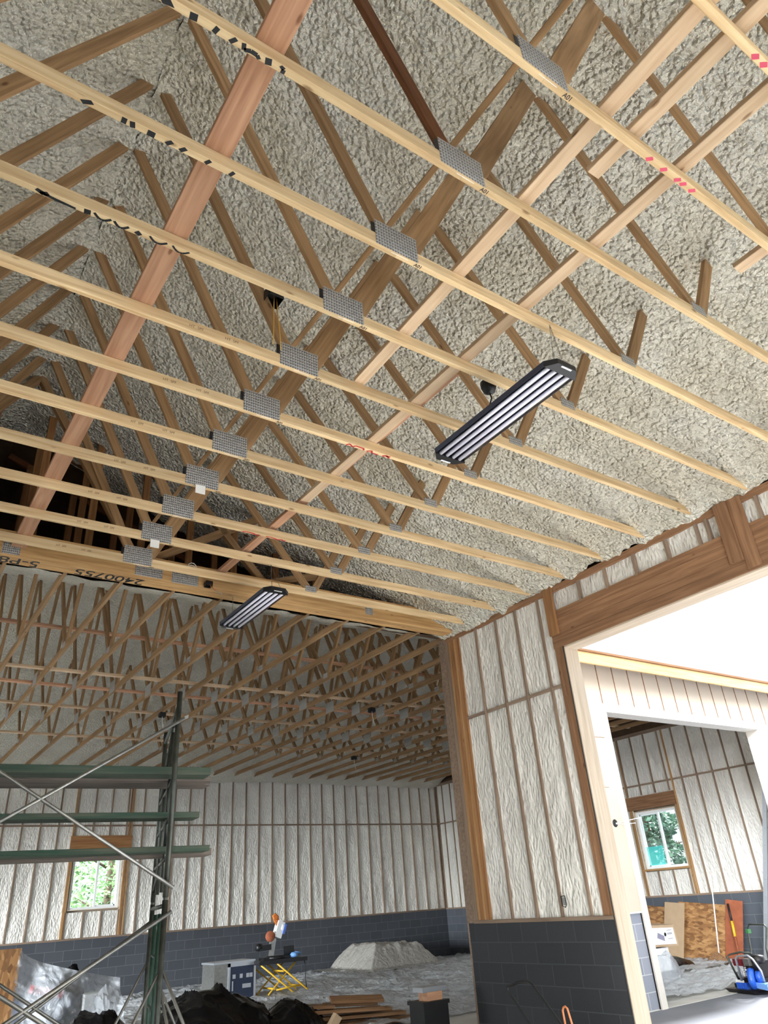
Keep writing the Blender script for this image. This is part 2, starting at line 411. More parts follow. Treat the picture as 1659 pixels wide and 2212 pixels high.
def copy_tree(o, parent=None):
    c = o.copy(); C.objects.link(c)
    if parent is not None: c.parent = parent
    for ch in [q for q in kids.get(o.name, [])]: copy_tree(ch, c)
    return c
kids = {}
def index_kids(root):
    ch = [q for q in C.objects if q.parent == root]; kids[root.name] = ch
    for q in ch: index_kids(q)

# ------------------------------------------------------------------ numeric noise for the foam surfaces
def vnoise(u, v, seed):
    rs = np.random.RandomState(seed); G = rs.rand(128, 128)
    iu, iv = np.floor(u).astype(int), np.floor(v).astype(int); fu, fv = u-iu, v-iv
    fu, fv = fu*fu*(3-2*fu), fv*fv*(3-2*fv)
    g = lambda a, b: G[a % 128, b % 128]
    return (g(iu, iv)*(1-fu)+g(iu+1, iv)*fu)*(1-fv) + (g(iu, iv+1)*(1-fu)+g(iu+1, iv+1)*fu)*fv - 0.5
def fbm(u, v, seed, o=3):
    r = 0
    for i in range(o): r = r + vnoise(u*2**i, v*2**i, seed+i)*0.55**i
    return r

def grid_object(name, P, mat, keep=None, parent=None, smooth=True, flip=False):
    """P: (nu, nv, 3) array of points"""
    nu, nv = P.shape[:2]; V = P.reshape(-1, 3)
    idx = np.arange(nu*nv).reshape(nu, nv)
    q = np.stack([idx[:-1, :-1], idx[1:, :-1], idx[1:, 1:], idx[:-1, 1:]], -1).reshape(-1, 4)
    if flip: q = q[:, ::-1]
    if keep is not None: q = q[keep.reshape(-1)]
    me = bpy.data.meshes.new(name)
    me.vertices.add(len(V)); me.vertices.foreach_set('co', V.astype(np.float32).ravel())
    me.loops.add(q.size); me.loops.foreach_set('vertex_index', q.astype(np.int32).ravel())
    me.polygons.add(len(q)); me.polygons.foreach_set('loop_start', np.arange(0, q.size, 4, dtype=np.int32))
    me.polygons.foreach_set('loop_total', np.full(len(q), 4, dtype=np.int32))
    me.polygons.foreach_set('use_smooth', np.full(len(q), smooth))
    me.update(calc_edges=True); me.materials.append(mat)
    o = bpy.data.objects.new(name, me); C.objects.link(o)
    if parent is not None: o.parent = parent
    return o

# ------------------------------------------------------------------ main measures (metres)
H = 4.87                    # underside of the bottom chords
ZB = 1.2226                 # top of the block
ZBL = 3.648                 # blocking line
T24, T16 = 0.6096, 0.4064
XR = -5.93                  # ridge of the near hall
DB, WB = 12.6474, 9.1996    # back wall, right wall of the far bay
SL = 0.405
def zA(x): return 4.835 + SL*(-x if x > XR else x - 2*XR)
YR = 6.45
def zB(y): return 4.85 + SL*((y-0.42) if y < YR else (2*YR-0.42-y))

# ------------------------------------------------------------------ floor and ground
fl = MB(); fl.box((-12.2, -13.4, -0.15), (0.0, 12.9, 0.0)); fl.box((0.0, 0.42, -0.15), (9.45, 12.9, 0.0))
o = fl.build('floor', M['concrete']); o['kind'] = 'structure'
gr = MB(); gr.box((-40, -45, -0.25), (60, 50, -0.16)); gr.box((0.0, -13.4, -0.16), (12, 0.42, -0.006))
o = gr.build('ground', M['ground']); o['kind'] = 'structure'

# ------------------------------------------------------------------ walls
def wall(name, O, U, Nn, L, studs, holes=(), foam_step=0.03, block=True, bmat=None, seed=1, fmat=None, smat=None, skip_plates=(), zfoam0=None, thick=0.22, ztop=H, blocking=True, plate_mat_=None, joined=()):
    """O: interior face at floor; U: along; Nn: towards the room"""
    O, U, Nn = Vector(O), Vector(U), Vector(Nn); root = structure(name, tuple(O)); Z = Vector((0, 0, 1))
    P = lambda u, d, z: O + U*u + Nn*d + Z*z
    def bx(mb, u0, u1, d0, d1, z0, z1):
        a, b = P(u0, d0, z0), P(u1, d1, z1); mb.box(a, b)
    def pieces(u0, u1, z0, z1):
        """rectangles of [u0,u1]x[z0,z1] outside the holes"""
        us = sorted({u0, u1} | {h[k] for h in holes for k in (0, 1) if u0 < h[k] < u1})
        for a, b in zip(us[:-1], us[1:]):
            segs = [(z0, z1)]
            for h in holes:
                if h[0] < (a+b)/2 < h[1]:
                    ns = []
                    for s0, s1 in segs:
                        if h[2] > s0: ns.append((s0, min(s1, h[2])))
                        if h[3] < s1: ns.append((max(s0, h[3]), s1))
                    segs = [s for s in ns if s[1]-s[0] > 1e-4]
            for s0, s1 in segs: yield a, b, s0, s1
    if block:
        mb = MB()
        for a, b, s0, s1 in pieces(0, L, 0, ZB): bx(mb, a, b, -thick, 0.005, s0, s1)
        mb.build('block_base', bmat or M['block'], root)
    mb = MB()
    for a, b, s0, s1 in pieces(0, L, ZB if block else 0, ztop+0.25): bx(mb, a, b, -thick, -thick+0.025, s0, s1)
    mb.build('sheathing', M['jamb'], root)
    for (a, b) in [(0, L)]:
        us = sorted({a, b} | {h[k] for h in holes if h[2] < ZB for k in (0, 1)})
        for s0, s1 in zip(us[:-1], us[1:]):
            if any(h[0] < (s0+s1)/2 < h[1] and h[2] < ZB for h in holes): continue
            board('bottom_plate', P(s0, -0.06, ZB+0.012), P(s1, -0.06, ZB+0.012), 0.14, 0.038, M['stud'], root, wide=Nn)
    board('top_plate', P(0, -0.069, ztop-0.040), P(L, -0.069, ztop-0.040), 0.14, 0.078, plate_mat_ or M['stud'], root, wide=Nn)
    if blocking:
        us = sorted({0, L} | {h[k] for h in holes if h[3] > ZBL for k in (0, 1)})
        for s0, s1 in zip(us[:-1], us[1:]):
            if any(h[0] < (s0+s1)/2 < h[1] and h[3] > ZBL for h in holes): continue
            board('blocking', P(s0, -0.016, ZBL), P(s1, -0.016, ZBL), 0.038, 0.03, M['stud'], root, wide=Z)
    for s in studs:
        u, z0, z1 = s[:3]; mt = s[3] if len(s) > 3 else (smat or M['stud']); w = s[4] if len(s) > 4 else 0.034
        nm = s[5] if len(s) > 5 else 'stud'
        board(nm, P(u, -0.067, z0), P(u, -0.067, z1), 0.14, w, mt, root, wide=Nn)
    # foam between the studs
    nu = int(L/foam_step)+1; z0 = ZB+0.02; z1 = ztop-0.07; nz = int((z1-z0)/(foam_step*1.3))+1
    u = np.linspace(0, L, nu); z = np.linspace(z0, z1, nz); UU, ZZ = np.meshgrid(u, z, indexing='ij')
    su = np.array(sorted({s[0] for s in studs if s[2]-s[1] > 0.5} | {-0.3, L+0.3}))
    i = np.clip(np.searchsorted(su, UU)-1, 0, len(su)-2); a, b = su[i], su[i+1]
    tt = np.clip((UU-a)/(b-a), 0, 1); edge = np.minimum(tt, 1-tt)*(b-a)
    dep = -0.018 - 0.016*np.clip(edge/0.06, 0, 1)
    dep += 0.028*np.clip(edge/0.10, 0, 1)*(fbm(UU*5, ZZ*1.6, seed) + 0.7*fbm(UU*14, ZZ*6, seed+9))
    cell = np.abs(ZZ-ZBL)
    if blocking: dep -= 0.012*np.clip(1-cell/0.05, 0, 1)
    Pt = np.zeros(UU.shape+(3,))
    for k in range(3): Pt[..., k] = U[k]*UU + Nn[k]*dep + Z[k]*ZZ
    uc, zc = (u[:-1]+u[1:])/2, (z[:-1]+z[1:])/2; UC, ZC = np.meshgrid(uc, zc, indexing='ij'); keep = np.ones(UC.shape, bool)
    for h in holes: keep &= ~((UC > h[0]-0.02) & (UC < h[1]+0.02) & (ZC > h[2]-0.05) & (ZC < h[3]+0.05))
    grid_object('insulation_foam', Pt, fmat or M['foamW'], keep, root)
    return root, P

# right wall of the near hall (x=0), runs towards the camera from y=0.52; the big door is a hole
Y0 = 0.52
def ua(y): return Y0 - y
D_Y0, D_Y1, D_Z = -1.665, -6.56, 4.09
st = []
for y, mt in ((0.50, M['stud']), (0.462, M['stud']), (0.42, M['studwarm']), (0.38, M['post']), (0.34, M['post']), (0.30, M['studwarm']), (0.262, M['post']), (0.225, M['post'])):
    st.append((ua(y), ZB+0.03, H-0.08, mt, 0.037, 'corner_stud'))
for y in (-0.165, -0.575, -0.96, -1.375): st.append((ua(y), ZB+0.03, H-0.08))
for y in (-2.07, -2.48, -2.90, -3.33, -3.72, -3.84, -4.40, -4.75, -5.16, -5.56, -5.97): st.append((ua(y), 4.53, H-0.08))
for y in np.arange(-6.95, -13.0, -T16): st.append((ua(y), ZB+0.03, H-0.08))
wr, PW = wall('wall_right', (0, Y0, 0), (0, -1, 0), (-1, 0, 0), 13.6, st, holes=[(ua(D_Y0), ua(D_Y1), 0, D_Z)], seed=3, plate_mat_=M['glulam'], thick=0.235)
# foam above the header must not cross the door; trimmers, header, posts
for y in (-1.553, -1.590, -1.627, -1.652):
    board('trimmer_stud', (0.069, y, 0.0), (0.069, y, 4.09), 0.14, 0.036, M['glulam'], wr, wide=(1, 0, 0))
hd = structure('trim_1', (0, -4.1, 4.09))
for i, z in enumerate((4.09+0.057, 4.09+0.115*1.5, 4.09+0.115*2.5, 4.09+0.115*3.5)):
    board('header_lamination', (0.066 + (0.004 if i % 2 else 0), -1.53, z), (0.066 + (0.004 if i % 2 else 0), -6.75, z), 0.1145, 0.145, M['glulam'], hd, wide=(0, 0, 1))
board('header_post', (-0.021, -1.597, 4.25), (-0.021, -1.597, H-0.005), 0.14, 0.038, M['post'], hd, wide=(0, 1, 0))
board('header_post', (-0.021, -4.045, 4.22), (-0.021, -4.045, H-0.005), 0.145, 0.038, M['glulam'], hd, wide=(0, 1, 0))
board('header_post', (-0.010, -4.19, 4.11), (-0.010, -4.19, H-0.005), 0.145, 0.020, M['glulam'], hd, wide=(0, 1, 0))
# pale jamb boards lining the opening
dj = structure('trim_2', (0.12, -1.68, 0))
board('jamb_board', (0.118, -1.679, 0.0), (0.118, -1.679, 4.09), 0.225, 0.022, M['jamb'], dj, wide=(1, 0, 0))
board('jamb_board', (0.118, -6.549, 0.0), (0.118, -6.549, 4.09), 0.225, 0.022, M['jamb'], dj, wide=(1, 0, 0))
board('head_board', (0.118, -1.668, 4.079), (0.118, -6.56, 4.079), 0.225, 0.022, M['jamb'], dj, wide=(1, 0, 0))
board('dark_gap_strip', (0.0, -1.672, 0.0), (0.0, -1.672, 4.09), 0.012, 0.010, M['black'], dj, wide=(1, 0, 0))  # black strip standing in for the dark gap between trimmer and jamb

# outlet wire loop on wall A stud
b = MB(); b.tube([(-0.012, -1.0, 1.452), (-0.014, -1.0, 1.36), (-0.014, -1.045, 1.345), (-0.014, -1.062, 1.37), (-0.014, -1.055, 1.455), (-0.012, -1.0, 1.452)], 0.005, 6)
b.cur = 1; b.box((-0.008, -1.048, 1.365), (-0.002, -1.008, 1.44))
tag(b.build('electrical_box', [M['black'], M['steel']]), 'small open electrical box on the grey foamed wall beside the big doorway', 'electrical box')

# back wall of the far bay (y=DB), runs from the right corner to the left
xs = [0.796 + T16*k for k in range(-26, 21)]
st = []; WX0, WX1, WZ0, WZ1 = -2.0, -0.86, 1.83, 3.05
def ub(x): return WB - x
for x in xs:
    if WX0-0.08 < x < WX1+0.1:
        st.append((ub(x), ZB+0.03, WZ0-0.04)); st.append((ub(x), 3.42, H-0.08)); continue
    st.append((ub(x), ZB+0.03, H-0.08))
for x in (-2.06, -2.10): st.append((ub(x), ZB+0.03, 3.12 if x > -2.08 else H-0.08, M['studwarm'], 0.037, 'king_stud'))
for x in (-0.80, -0.76, -0.70): st.append((ub(x), ZB+0.03, 3.12 if x < -0.78 else H-0.08, M['studwarm'] if x != -0.76 else M['post'], 0.035, 'king_stud'))
st.append((0.04, ZB+0.03, H-0.08))
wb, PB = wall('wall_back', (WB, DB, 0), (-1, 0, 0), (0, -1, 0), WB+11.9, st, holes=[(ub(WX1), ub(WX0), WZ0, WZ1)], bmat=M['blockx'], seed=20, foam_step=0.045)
board('window_header', (WX0-0.14, DB-0.006, 3.27), (WX1+0.19, DB-0.006, 3.27), 0.30, 0.038, M['post'], wb, wide=(0, 0, 1))

# right wall of the far bay (x=WB)
VY0, VY1, VZ0, VZ1 = 3.77, 4.93, 1.81, 3.05
ys = [3.385 + T16*k for k in range(-7, 23)]
def uw(y): return DB - y
st = []
for y in ys:
    if y > DB-0.1 or y < 0.5: continue
    if VY0-0.08 < y < VY1+0.12:
        st.append((uw(y), ZB+0.03, VZ0-0.06)); st.append((uw(y), 3.42, H-0.08)); continue
    st.append((uw(y), ZB+0.03, H-0.08))
for y in (3.72, 3.66): st.append((uw(y), ZB+0.03, 3.10 if y > 3.7 else H-0.08, M['studwarm'], 0.037, 'king_stud'))
for y in (5.0, 5.045): st.append((uw(y), ZB+0.03, 3.10 if y < 5.02 else H-0.08, M['studwarm'], 0.037, 'king_stud'))
st.append((0.04, ZB+0.03, H-0.08))
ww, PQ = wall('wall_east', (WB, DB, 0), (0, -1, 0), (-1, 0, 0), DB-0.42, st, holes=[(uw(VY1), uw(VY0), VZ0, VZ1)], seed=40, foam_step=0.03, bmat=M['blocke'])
board('window_header', (WB-0.006, 3.68, 3.25), (WB-0.006, 5.08, 3.25), 0.30, 0.038, M['glulam'], ww, wide=(0, 0, 1))
board('sill_plate', (WB-0.01, 3.70, 1.785), (WB-0.01, 5.0, 1.785), 0.04, 0.03, M['studwarm'], ww, wide=(0, 0, 1))

def window(name, O, U, Nn, w, z0, z1, splits=(0.5,)):
    O, U, Nn = Vector(O), Vector(U), Vector(Nn); root = structure(name, tuple(O + Vector((0, 0, z0)))); Z = Vector((0, 0, 1))
    fr = MB(); P = lambda u, d, z: O + U*u + Nn*d + Z*z
    def bx(mb, u0, u1, d0, d1, a, b_): mb.box(P(u0, d0, a), P(u1, d1, b_))
    f = 0.05; bx(fr, 0, f, -0.19, -0.06, z0, z1); bx(fr, w-f, w, -0.19, -0.06, z0, z1); bx(fr, f, w-f, -0.19, -0.06, z0, z0+f); bx(fr, f, w-f, -0.19, -0.06, z1-f, z1)
    fr.build('window_frame', M['white'], root)
    rv = MB(); bx(rv, -0.012, 0, -0.2, -0.02, z0, z1); bx(rv, w, w+0.012, -0.2, -0.02, z0, z1); bx(rv, -0.012, w+0.012, -0.2, 0.0, z0-0.015, z0); bx(rv, -0.012, w+0.012, -0.2, -0.02, z1, z1+0.015)
    rv.build('window_lining', M['jamb'], root)
    ml = MB(); bx(ml, w*splits[0]-0.022, w*splits[0]+0.022, -0.17, -0.10, z0+f, z1-f)
    bx(ml, f, w*splits[0], -0.15, -0.12, z0+f, z0+f+0.03); bx(ml, f, w*splits[0], -0.15, -0.12, z1-f-0.03, z1-f); bx(ml, f, f+0.03, -0.15, -0.12, z0+f, z1-f)
    ml.build('mullion', M['white'], root)
    g = MB(); bx(g, f, w-f, -0.14, -0.136, z0+f, z1-f); g.build('pane', M['glass'], root)
    return root
window('window_1', (WX1, DB, 0), (-1, 0, 0), (0, -1, 0), WX1-WX0, WZ0, WZ1, (0.47,))
w2 = window('window_2', (WB, VY1, 0), (0, -1, 0), (-1, 0, 0), VY1-VY0, VZ0, VZ1, (0.5,))
b = MB(); b.box((WB+0.11, 4.42, VZ0+0.07), (WB+0.114, 4.86, VZ0+0.47)); b.build('teal_film', M['plasticblue'], w2)

# front wall of the far bay (faces the yard, y=0.42..0.64), with its own big doorway
XF0, XF1, ZF = 3.17, 7.66, 4.04
wf = structure('wall_front', (0.235, 0.42, 0))
b = MB(); b.box((0.0, 0.522, 0.0), (0.235, 0.628, ZB)); b.build('corner_block', M['block'], wf)
b = MB(); b.box((0.235, 0.44, -0.1), (XF0, 0.64, 1.165)); b.box((XF1, 0.44, -0.1), (9.43, 0.64, 1.165)); b.build('block_base', M['blockout'], wf)
b = MB()
b.box((0.235, 0.42, 1.165), (XF0, 0.62, 4.95)); b.box((XF1, 0.42, 1.165), (9.43, 0.62, 4.95)); b.box((XF0, 0.42, ZF), (XF1, 0.62, 4.95))
b.build('siding', M['siding'], wf)
b = MB(); x = 3.165
while x < 9.3:
    b.box((x-0.008, 0.414, ZF+0.10), (x+0.008, 0.4215, 4.85)); x += T16
b.build('siding_groove', M['glulam'], wf)
b = MB(); b.box((0.24, 0.416, 3.60), (XF0-0.14, 0.4205, 3.607)); b.box((2.2, 0.416, 2.85), (2.9, 0.4205, 2.855)); b.build('panel_seam', M['glulam'], wf)
b = MB()
b.box((XF0-0.14, 0.395, ZF-0.0), (XF1+0.14, 0.42, ZF+0.115)); b.box((XF0-0.115, 0.395, -0.02), (XF0, 0.42, ZF)); b.box((XF1, 0.395, -0.02), (XF1+0.115, 0.42, ZF))
b.box((XF0, 0.40, -0.02), (XF0+0.02, 0.66, ZF)); b.box((XF1-0.02, 0.40, -0.02), (XF1, 0.66, ZF)); b.box((XF0, 0.40, ZF-0.02), (XF1, 0.66, ZF))
b.box((0.235, 0.405, 1.15), (XF0-0.115, 0.435, 1.175))
b.build('door_trim', M['trimwhite'], wf)
b = MB(); b.box((XF0-0.118, 0.418, 0.0), (XF0-0.112, 0.44, 1.16)); b.build('shadow_gap', M['black'], wf)
for y in (0.645,):
    b = MB(); b.box((0.0, 0.522, ZB), (0.235, 0.63, 4.86)); b.box((0.0, 0.63, 0), (XF0, 0.66, 4.86)); b.box((XF1, 0.63, 0), (9.2, 0.66, 4.86)); b.box((XF0, 0.63, ZF), (XF1, 0.66, 4.86)); b.build('inside_framing', M['stud'], wf)
# cable hole beside the yard doorway with wires sticking out
b = MB(); b.lathe([(0.055, 0), (0.055, 0.004)], (2.875, 0.4155, 2.34), (0, 1, 0), 18)
t_ = thing('cable_hole', 'round dark hole with white wires in the pale panel beside the yard doorway', 'cable hole', (2.875, 0.41, 2.28))
b.build('hole_rim', M['black'], t_)
b = MB(); b.tube([(2.88, 0.41, 2.34), (3.0, 0.33, 2.36), (3.2, 0.28, 2.39), (3.33, 0.27, 2.40)], 0.006, 6); b.tube([(2.88, 0.41, 2.33), (3.0, 0.35, 2.32), (3.2, 0.30, 2.33)], 0.006, 6)
b.build('wire', M['white'], t_)
# eave of the far bay over the yard
ev = structure('trim_3', (0.235, 0.0, 4.66))
board('fascia_board', (0.26, 0.04, 4.745), (10.0, 0.04, 4.745), 0.185, 0.038, M['fascia'], ev, wide=(0, 0, 1))
b = MB(); b.box((0.26, -0.01, 4.838), (10.0, 0.03, 4.868)); b.build('drip_edge', M['glulam'], ev)

# rear left open below the gable, left wall pierced, both unseen, to admit light
b = MB()
b.box((-12.05, -13.1, 0), (-11.86, 0.5, 5.0))
b.box((-12.05, 0.5, 3.0), (-11.86, 12.8, 5.0)); b.box((-12.05, 9.5, 0), (-11.86, 12.8, 3.0)); b.box((-12.05, 0.5, 0), (-11.86, 1.5, 3.0))
o = b.build('wall_left', M['foamW']); o['kind'] = 'structure'
b = MB()
b.add([(-12.1, -13.1, 4.85), (0.2, -13.1, 4.85), (XR, -13.1, 7.6)], [(0, 1, 2)])
o = b.build('wall_rear', M['foamW']); o['kind'] = 'structure'
b = MB(); b.box((WB, DB, 0.0), (WB+0.3, DB+0.3, 5.2)); b.box((WB+0.19, 0.5, 4.6), (WB+0.25, DB+0.25, 5.2)); o = b.build('corner_filler', M['stud']); o['kind'] = 'structure'  # unseen filler added to close the wall corner where sky light leaked in

# ------------------------------------------------------------------ sprayed ceilings
def collar(ax, ay, lst, r=0.10, h=0.07):
    z = 0
    for (x, y) in lst: z = z + h*np.exp(-(((ax-x)/r)**2 + ((ay-y)/(r*0.8))**2))
    return z
def yk(k): return -0.0975 - (10-k)*T24
KS = list(range(-2, 11))
XS, XV, XRR1, XRR2 = -4.70, -2.58, -3.86, -2.10
def mirror(x): return 2*XR - x
def ceilA(name, x0, x1, y0, y1, step, seed):
    nx, ny = int(abs(x1-x0)/step)+1, int((y1-y0)/step)+1
    X, Y = np.meshgrid(np.linspace(x0, x1, nx), np.linspace(y0, y1, ny), indexing='ij')
    Zb = 4.86 + SL*np.where(X > XR, -X, X-2*XR)
    ridge = np.exp(-((X-XR)/0.25)**2)*0.05
    d = 0.045*fbm(X*1.3, Y*1.3, seed) + 0.030*fbm(X*5, Y*5, seed+5) + 0.026*vnoise(X*16, Y*16, seed+8) + (0.020*vnoise(X*28, Y*28, seed+6) if step < 0.02 else 0)
    # drapes of foam between the rafters, stronger low down by the wall
    low = np.clip((X+3.2)/2.6, 0, 1)
    d = d + low*0.05*np.abs(np.sin(PI*(Y+0.0975)/T24 + 2.2*vnoise(X*0.9, Y*0.6, seed+3)))*(0.6+fbm(X*2, Y*2, seed+4))
    pts = [(xx, yk(k)) for k in KS for xx in (XR, XRR1, XRR2, mirror(XRR1), mirror(XRR2))]
    Zz = Zb - ridge*0 - 0.02 + d - collar(X, Y, pts)
    endc = np.clip((Y-0.15)/0.9, 0, 1); Zz = Zz + endc*0.02
    P = np.stack([X, Y, Zz], -1)
    zc = (Zz[:-1, :-1]); yc = Y[:-1, :-1]; keep = (yc < 0.5) | (zc > 4.85+SL*(yc-0.42)+0.16)
    return grid_object(name, P, M['foam'], keep, flip=True)
for nm, a in (('ceiling', (XR, 0.0, -7.8, 1.7, 0.017, 11)), ('ceiling', (XR, 0.0, -13.1, -7.8, 0.12, 12)), ('ceiling', (mirror(0), XR, -7.8, 1.7, 0.04, 13)), ('ceiling', (mirror(0), XR, -13.1, -7.8, 0.12, 14))):
    o = ceilA(nm, *a); o['kind'] = 'structure'
def ceilB(name, x0, x1, step, seed, mat):
    for (y0, y1) in ((0.50, YR), (YR, DB)):
        nx, ny = int((x1-x0)/step)+1, int((y1-y0)/step)+1
        X, Y = np.meshgrid(np.linspace(x0, x1, nx), np.linspace(y0, y1, ny), indexing='ij')
        Zb = 4.85 + SL*np.where(Y < YR, Y-0.42, 2*YR-0.42-Y)
        d = 0.05*fbm(X*1.3, Y*1.3, seed) + 0.03*fbm(X*5, Y*5, seed+5)
        P = np.stack([X, Y, Zb-0.02+d], -1); o = grid_object(name, P, mat, flip=True); o['kind'] = 'structure'
ceilB('ceiling', -11.9, 9.2, 0.075, 31, M['foamB'])
# roof decks above the foam (keep the sky out) and the unfoamed pocket over the girder
b = MB()
def slab(p, th=0.05):
    b.add([tuple(q) for q in p] + [(q[0], q[1], q[2]+th) for q in p], [(0,1,2,3), (7,6,5,4), (0,4,5,1), (1,5,6,2), (2,6,7,3), (3,7,4,0)])
ex = 0.16
slab([(0.5, -13.3, zA(0)+ex-0.2), (XR, -13.3, zA(XR)+ex), (XR, 6.6, zA(XR)+ex), (0.5, 0.4, zA(0)+ex-0.2)])
slab([(XR, -13.3, zA(XR)+ex), (mirror(0.5), -13.3, zA(0)+ex-0.2), (mirror(0.5), 0.4, zA(0)+ex-0.2), (XR, 6.6, zA(XR)+ex)])
slab([(-12.2, 0.44, zB(0.44)+0.10), (9.5, 0.44, zB(0.44)+0.10), (9.5, YR, zB(YR)+0.10), (-12.2, YR, zB(YR)+0.10)])
slab([(0.3, 0.03, 4.86), (10.0, 0.03, 4.86), (10.0, 0.5, 5.02), (0.3, 0.5, 5.02)], 0.03)
slab([(-12.2, YR, zB(YR)+0.10), (9.5, YR, zB(YR)+0.10), (9.5, DB+0.5, 4.85), (-12.2, DB+0.5, 4.85)])
# gable closure at the right end of the far bay and at its left
b.add([(9.3, 0.3, 4.8), (9.3, DB+0.1, 4.8), (9.3, YR, 7.5)], [(0, 1, 2)]); b.add([(-12.0, 0.3, 4.8), (-12.0, DB+0.1, 4.8), (-12.0, YR, 7.5)], [(0, 1, 2)])
o = b.build('roof', M['darkroof']); o['kind'] = 'structure'
# valley framing in the dark pocket above the girder
vf = structure('trim_4', (-5.9, 1.2, 5.2))
for yy in (0.95, 1.65, 2.4):
    for xx in np.arange(-10.6, -0.9, 0.62):
        top = zA(xx)+0.12; bot = zB(yy)+0.12
        if top-bot > 0.25: board('valley_stud', (xx, yy, bot), (xx, yy, top), 0.089, 0.038, M['post'] if (int(xx*10) % 3) else M['webdark'], vf, wide=(1, 0, 0))
    xm = (5.0+SL*(yy-0.42) - 4.835)/SL
    board('valley_rafter', (-xm, yy, zA(-xm)+0.08), (XR, yy, zA(XR)+0.08), 0.089, 0.038, M['webdark'], vf)

# ------------------------------------------------------------------ trusses of the near hall
def flat_plate(name, x0, x1, z0, z1, y, parent, mat=None):
    k = ('plate', round(x1-x0, 3), round(z1-z0, 3))
    if k not in _cache:
        b = MB(); w, h = (x1-x0)/2, (z1-z0)/2; b.box((-w, -0.001, -h), (w, 0.001, h)); _cache[k] = b.mesh('nail_plate', mat or M['plate'])
    return link(name, _cache[k], None, parent, mw=Matrix.Translation(((x0+x1)/2, y, (z0+z1)/2)))

def truss_A(y, root, webmat):
    """members of one near-hall truss; root at (XR, y, H)"""
    zc = H+0.0445
    board('bottom_chord', (-0.02, y, zc), (XS, y, zc), 0.089, 0.038, M['chord'], root)
    board('bottom_chord', (XS-0.001, y, zc), (mirror(0)+0.02, y, zc), 0.089, 0.038, M['chord'], root)
    for sgn in (1, -1):
        mx = (lambda x: x) if sgn == 1 else mirror
        board('web', (mx(XS-0.06), y, H+0.09), (mx(XR+0.04), y, zA(XR)-0.0), 0.089, 0.038, webmat, root)
        board('web', (mx(XS+0.09), y, H+0.08), (mx(XRR1-0.0), y, zA(XRR1)+0.02), 0.14, 0.038, M['web'], root)
        board('web', (mx(XRR1+0.05), y, zA(XRR1+0.05)+0.02), (mx(XV-0.03), y, H+0.09), 0.089, 0.038, M['web'], root)
        board('web', (mx(XV+0.05), y, H+0.09), (mx(XRR2), y, zA(XRR2)+0.03), 0.089, 0.038, M['web'], root)
        a, c = mx(XS-0.155), mx(XS+0.15); flat_plate('nail_plate', min(a, c), max(a, c), H+0.0, H+0.2, y-0.0205, root)
        a, c = mx(XV-0.08), mx(XV+0.075); flat_plate('nail_plate', min(a, c), max(a, c), H+0.05, H+0.13, y-0.0205, root)

def ribbon(name, pts, w, mat, y0, parent, z=None):
    """a painted stroke on the underside of a chord; pts = (x, v) with v across the 38 mm edge in -1..1"""
    z = H-0.0009 if z is None else z; b = MB(); w = w*1.55
    for p, q in zip(pts[:-1], pts[1:]):
        P0, P1 = Vector((p[0], y0+p[1]*0.0155, 0)), Vector((q[0], y0+q[1]*0.0155, 0)); d = (P1-P0).normalized(); n_ = Vector((-d.y, d.x, 0))*w/2
        w = w*1.0
        def cl(v): return (v.x, max(y0-0.0185, min(y0+0.0185, v.y)), z)
        b.add([cl(P0-n_), cl(P1-n_), cl(P1+n_), cl(P0+n_)], [(0, 1, 2, 3)])
    return b.build(name, mat, parent)

def text_mesh(txt, size, mat, thick=0.0, off=0.0):
    cu = bpy.data.curves.new('lettering', 'FONT'); cu.body = txt; cu.size = size; cu.align_x = 'CENTER'; cu.align_y = 'CENTER'; cu.offset = off; cu.extrude = thick
    tmp = bpy.data.objects.new('tmp', cu); C.objects.link(tmp); dg = bpy.context.evaluated_depsgraph_get()
    me = bpy.data.meshes.new_from_object(tmp.evaluated_get(dg)); me.name = 'lettering'
    bpy.data.objects.remove(tmp); bpy.data.curves.remove(cu); me.materials.clear(); me.materials.append(mat); return me

ORD = ['last', 'second', 'third', 'fourth', 'fifth', 'sixth', 'seventh', 'eighth', 'ninth', 'tenth', 'eleventh', 'twelfth', 'thirteenth', 'fourteenth', 'fifteenth',
       'sixteenth', 'seventeenth', 'eighteenth', 'nineteenth', 'twentieth', 'twenty-first', 'twenty-second', 'twenty-third', 'twenty-fourth', 'twenty-fifth', 'twenty-sixth', 'twenty-seventh', 'twenty-eighth', 'twenty-ninth', 'thirtieth']
labA = {10: 'pale pine roof truss directly against the heavy girder, light fixture hanging at it',
        9: 'pine roof truss one bay in front of the truss touching the girder',
        8: 'pine roof truss with small red scrawl under its chord, near the girder',
        5: 'pine roof truss with red handwriting beneath its bottom chord, mid hall',
        4: 'pine roof truss crossing just behind the near light fixture, no writing on it',
        3: 'pine roof truss with black looping handwriting starting in a long stroke',
        2: 'pine roof truss with a row of short black paint dashes underneath',
        1: 'pine roof truss with thick black painted letters, dark brown web above its plate',
        0: 'pine roof truss overhead with faded pink paint dashes beneath its chord',
        -1: 'pine roof truss overhead with one pink blot by the short braces',
        -2: 'pine roof truss overhead beyond the pink-blotted truss'}
protoA = thing('roof_truss', '', 'roof truss', (XR, yk(10), H), 'roof trusses of the near hall')
truss_A(yk(10), protoA, M['web']); index_kids(protoA)
stamp = text_mesh('A01', 0.034, M['ink'], 0.0, 0.0006)
trA = {10: protoA}
for k in KS[:-1]:
    c = copy_tree(protoA); c.location = (XR, yk(k), H); trA[k] = c
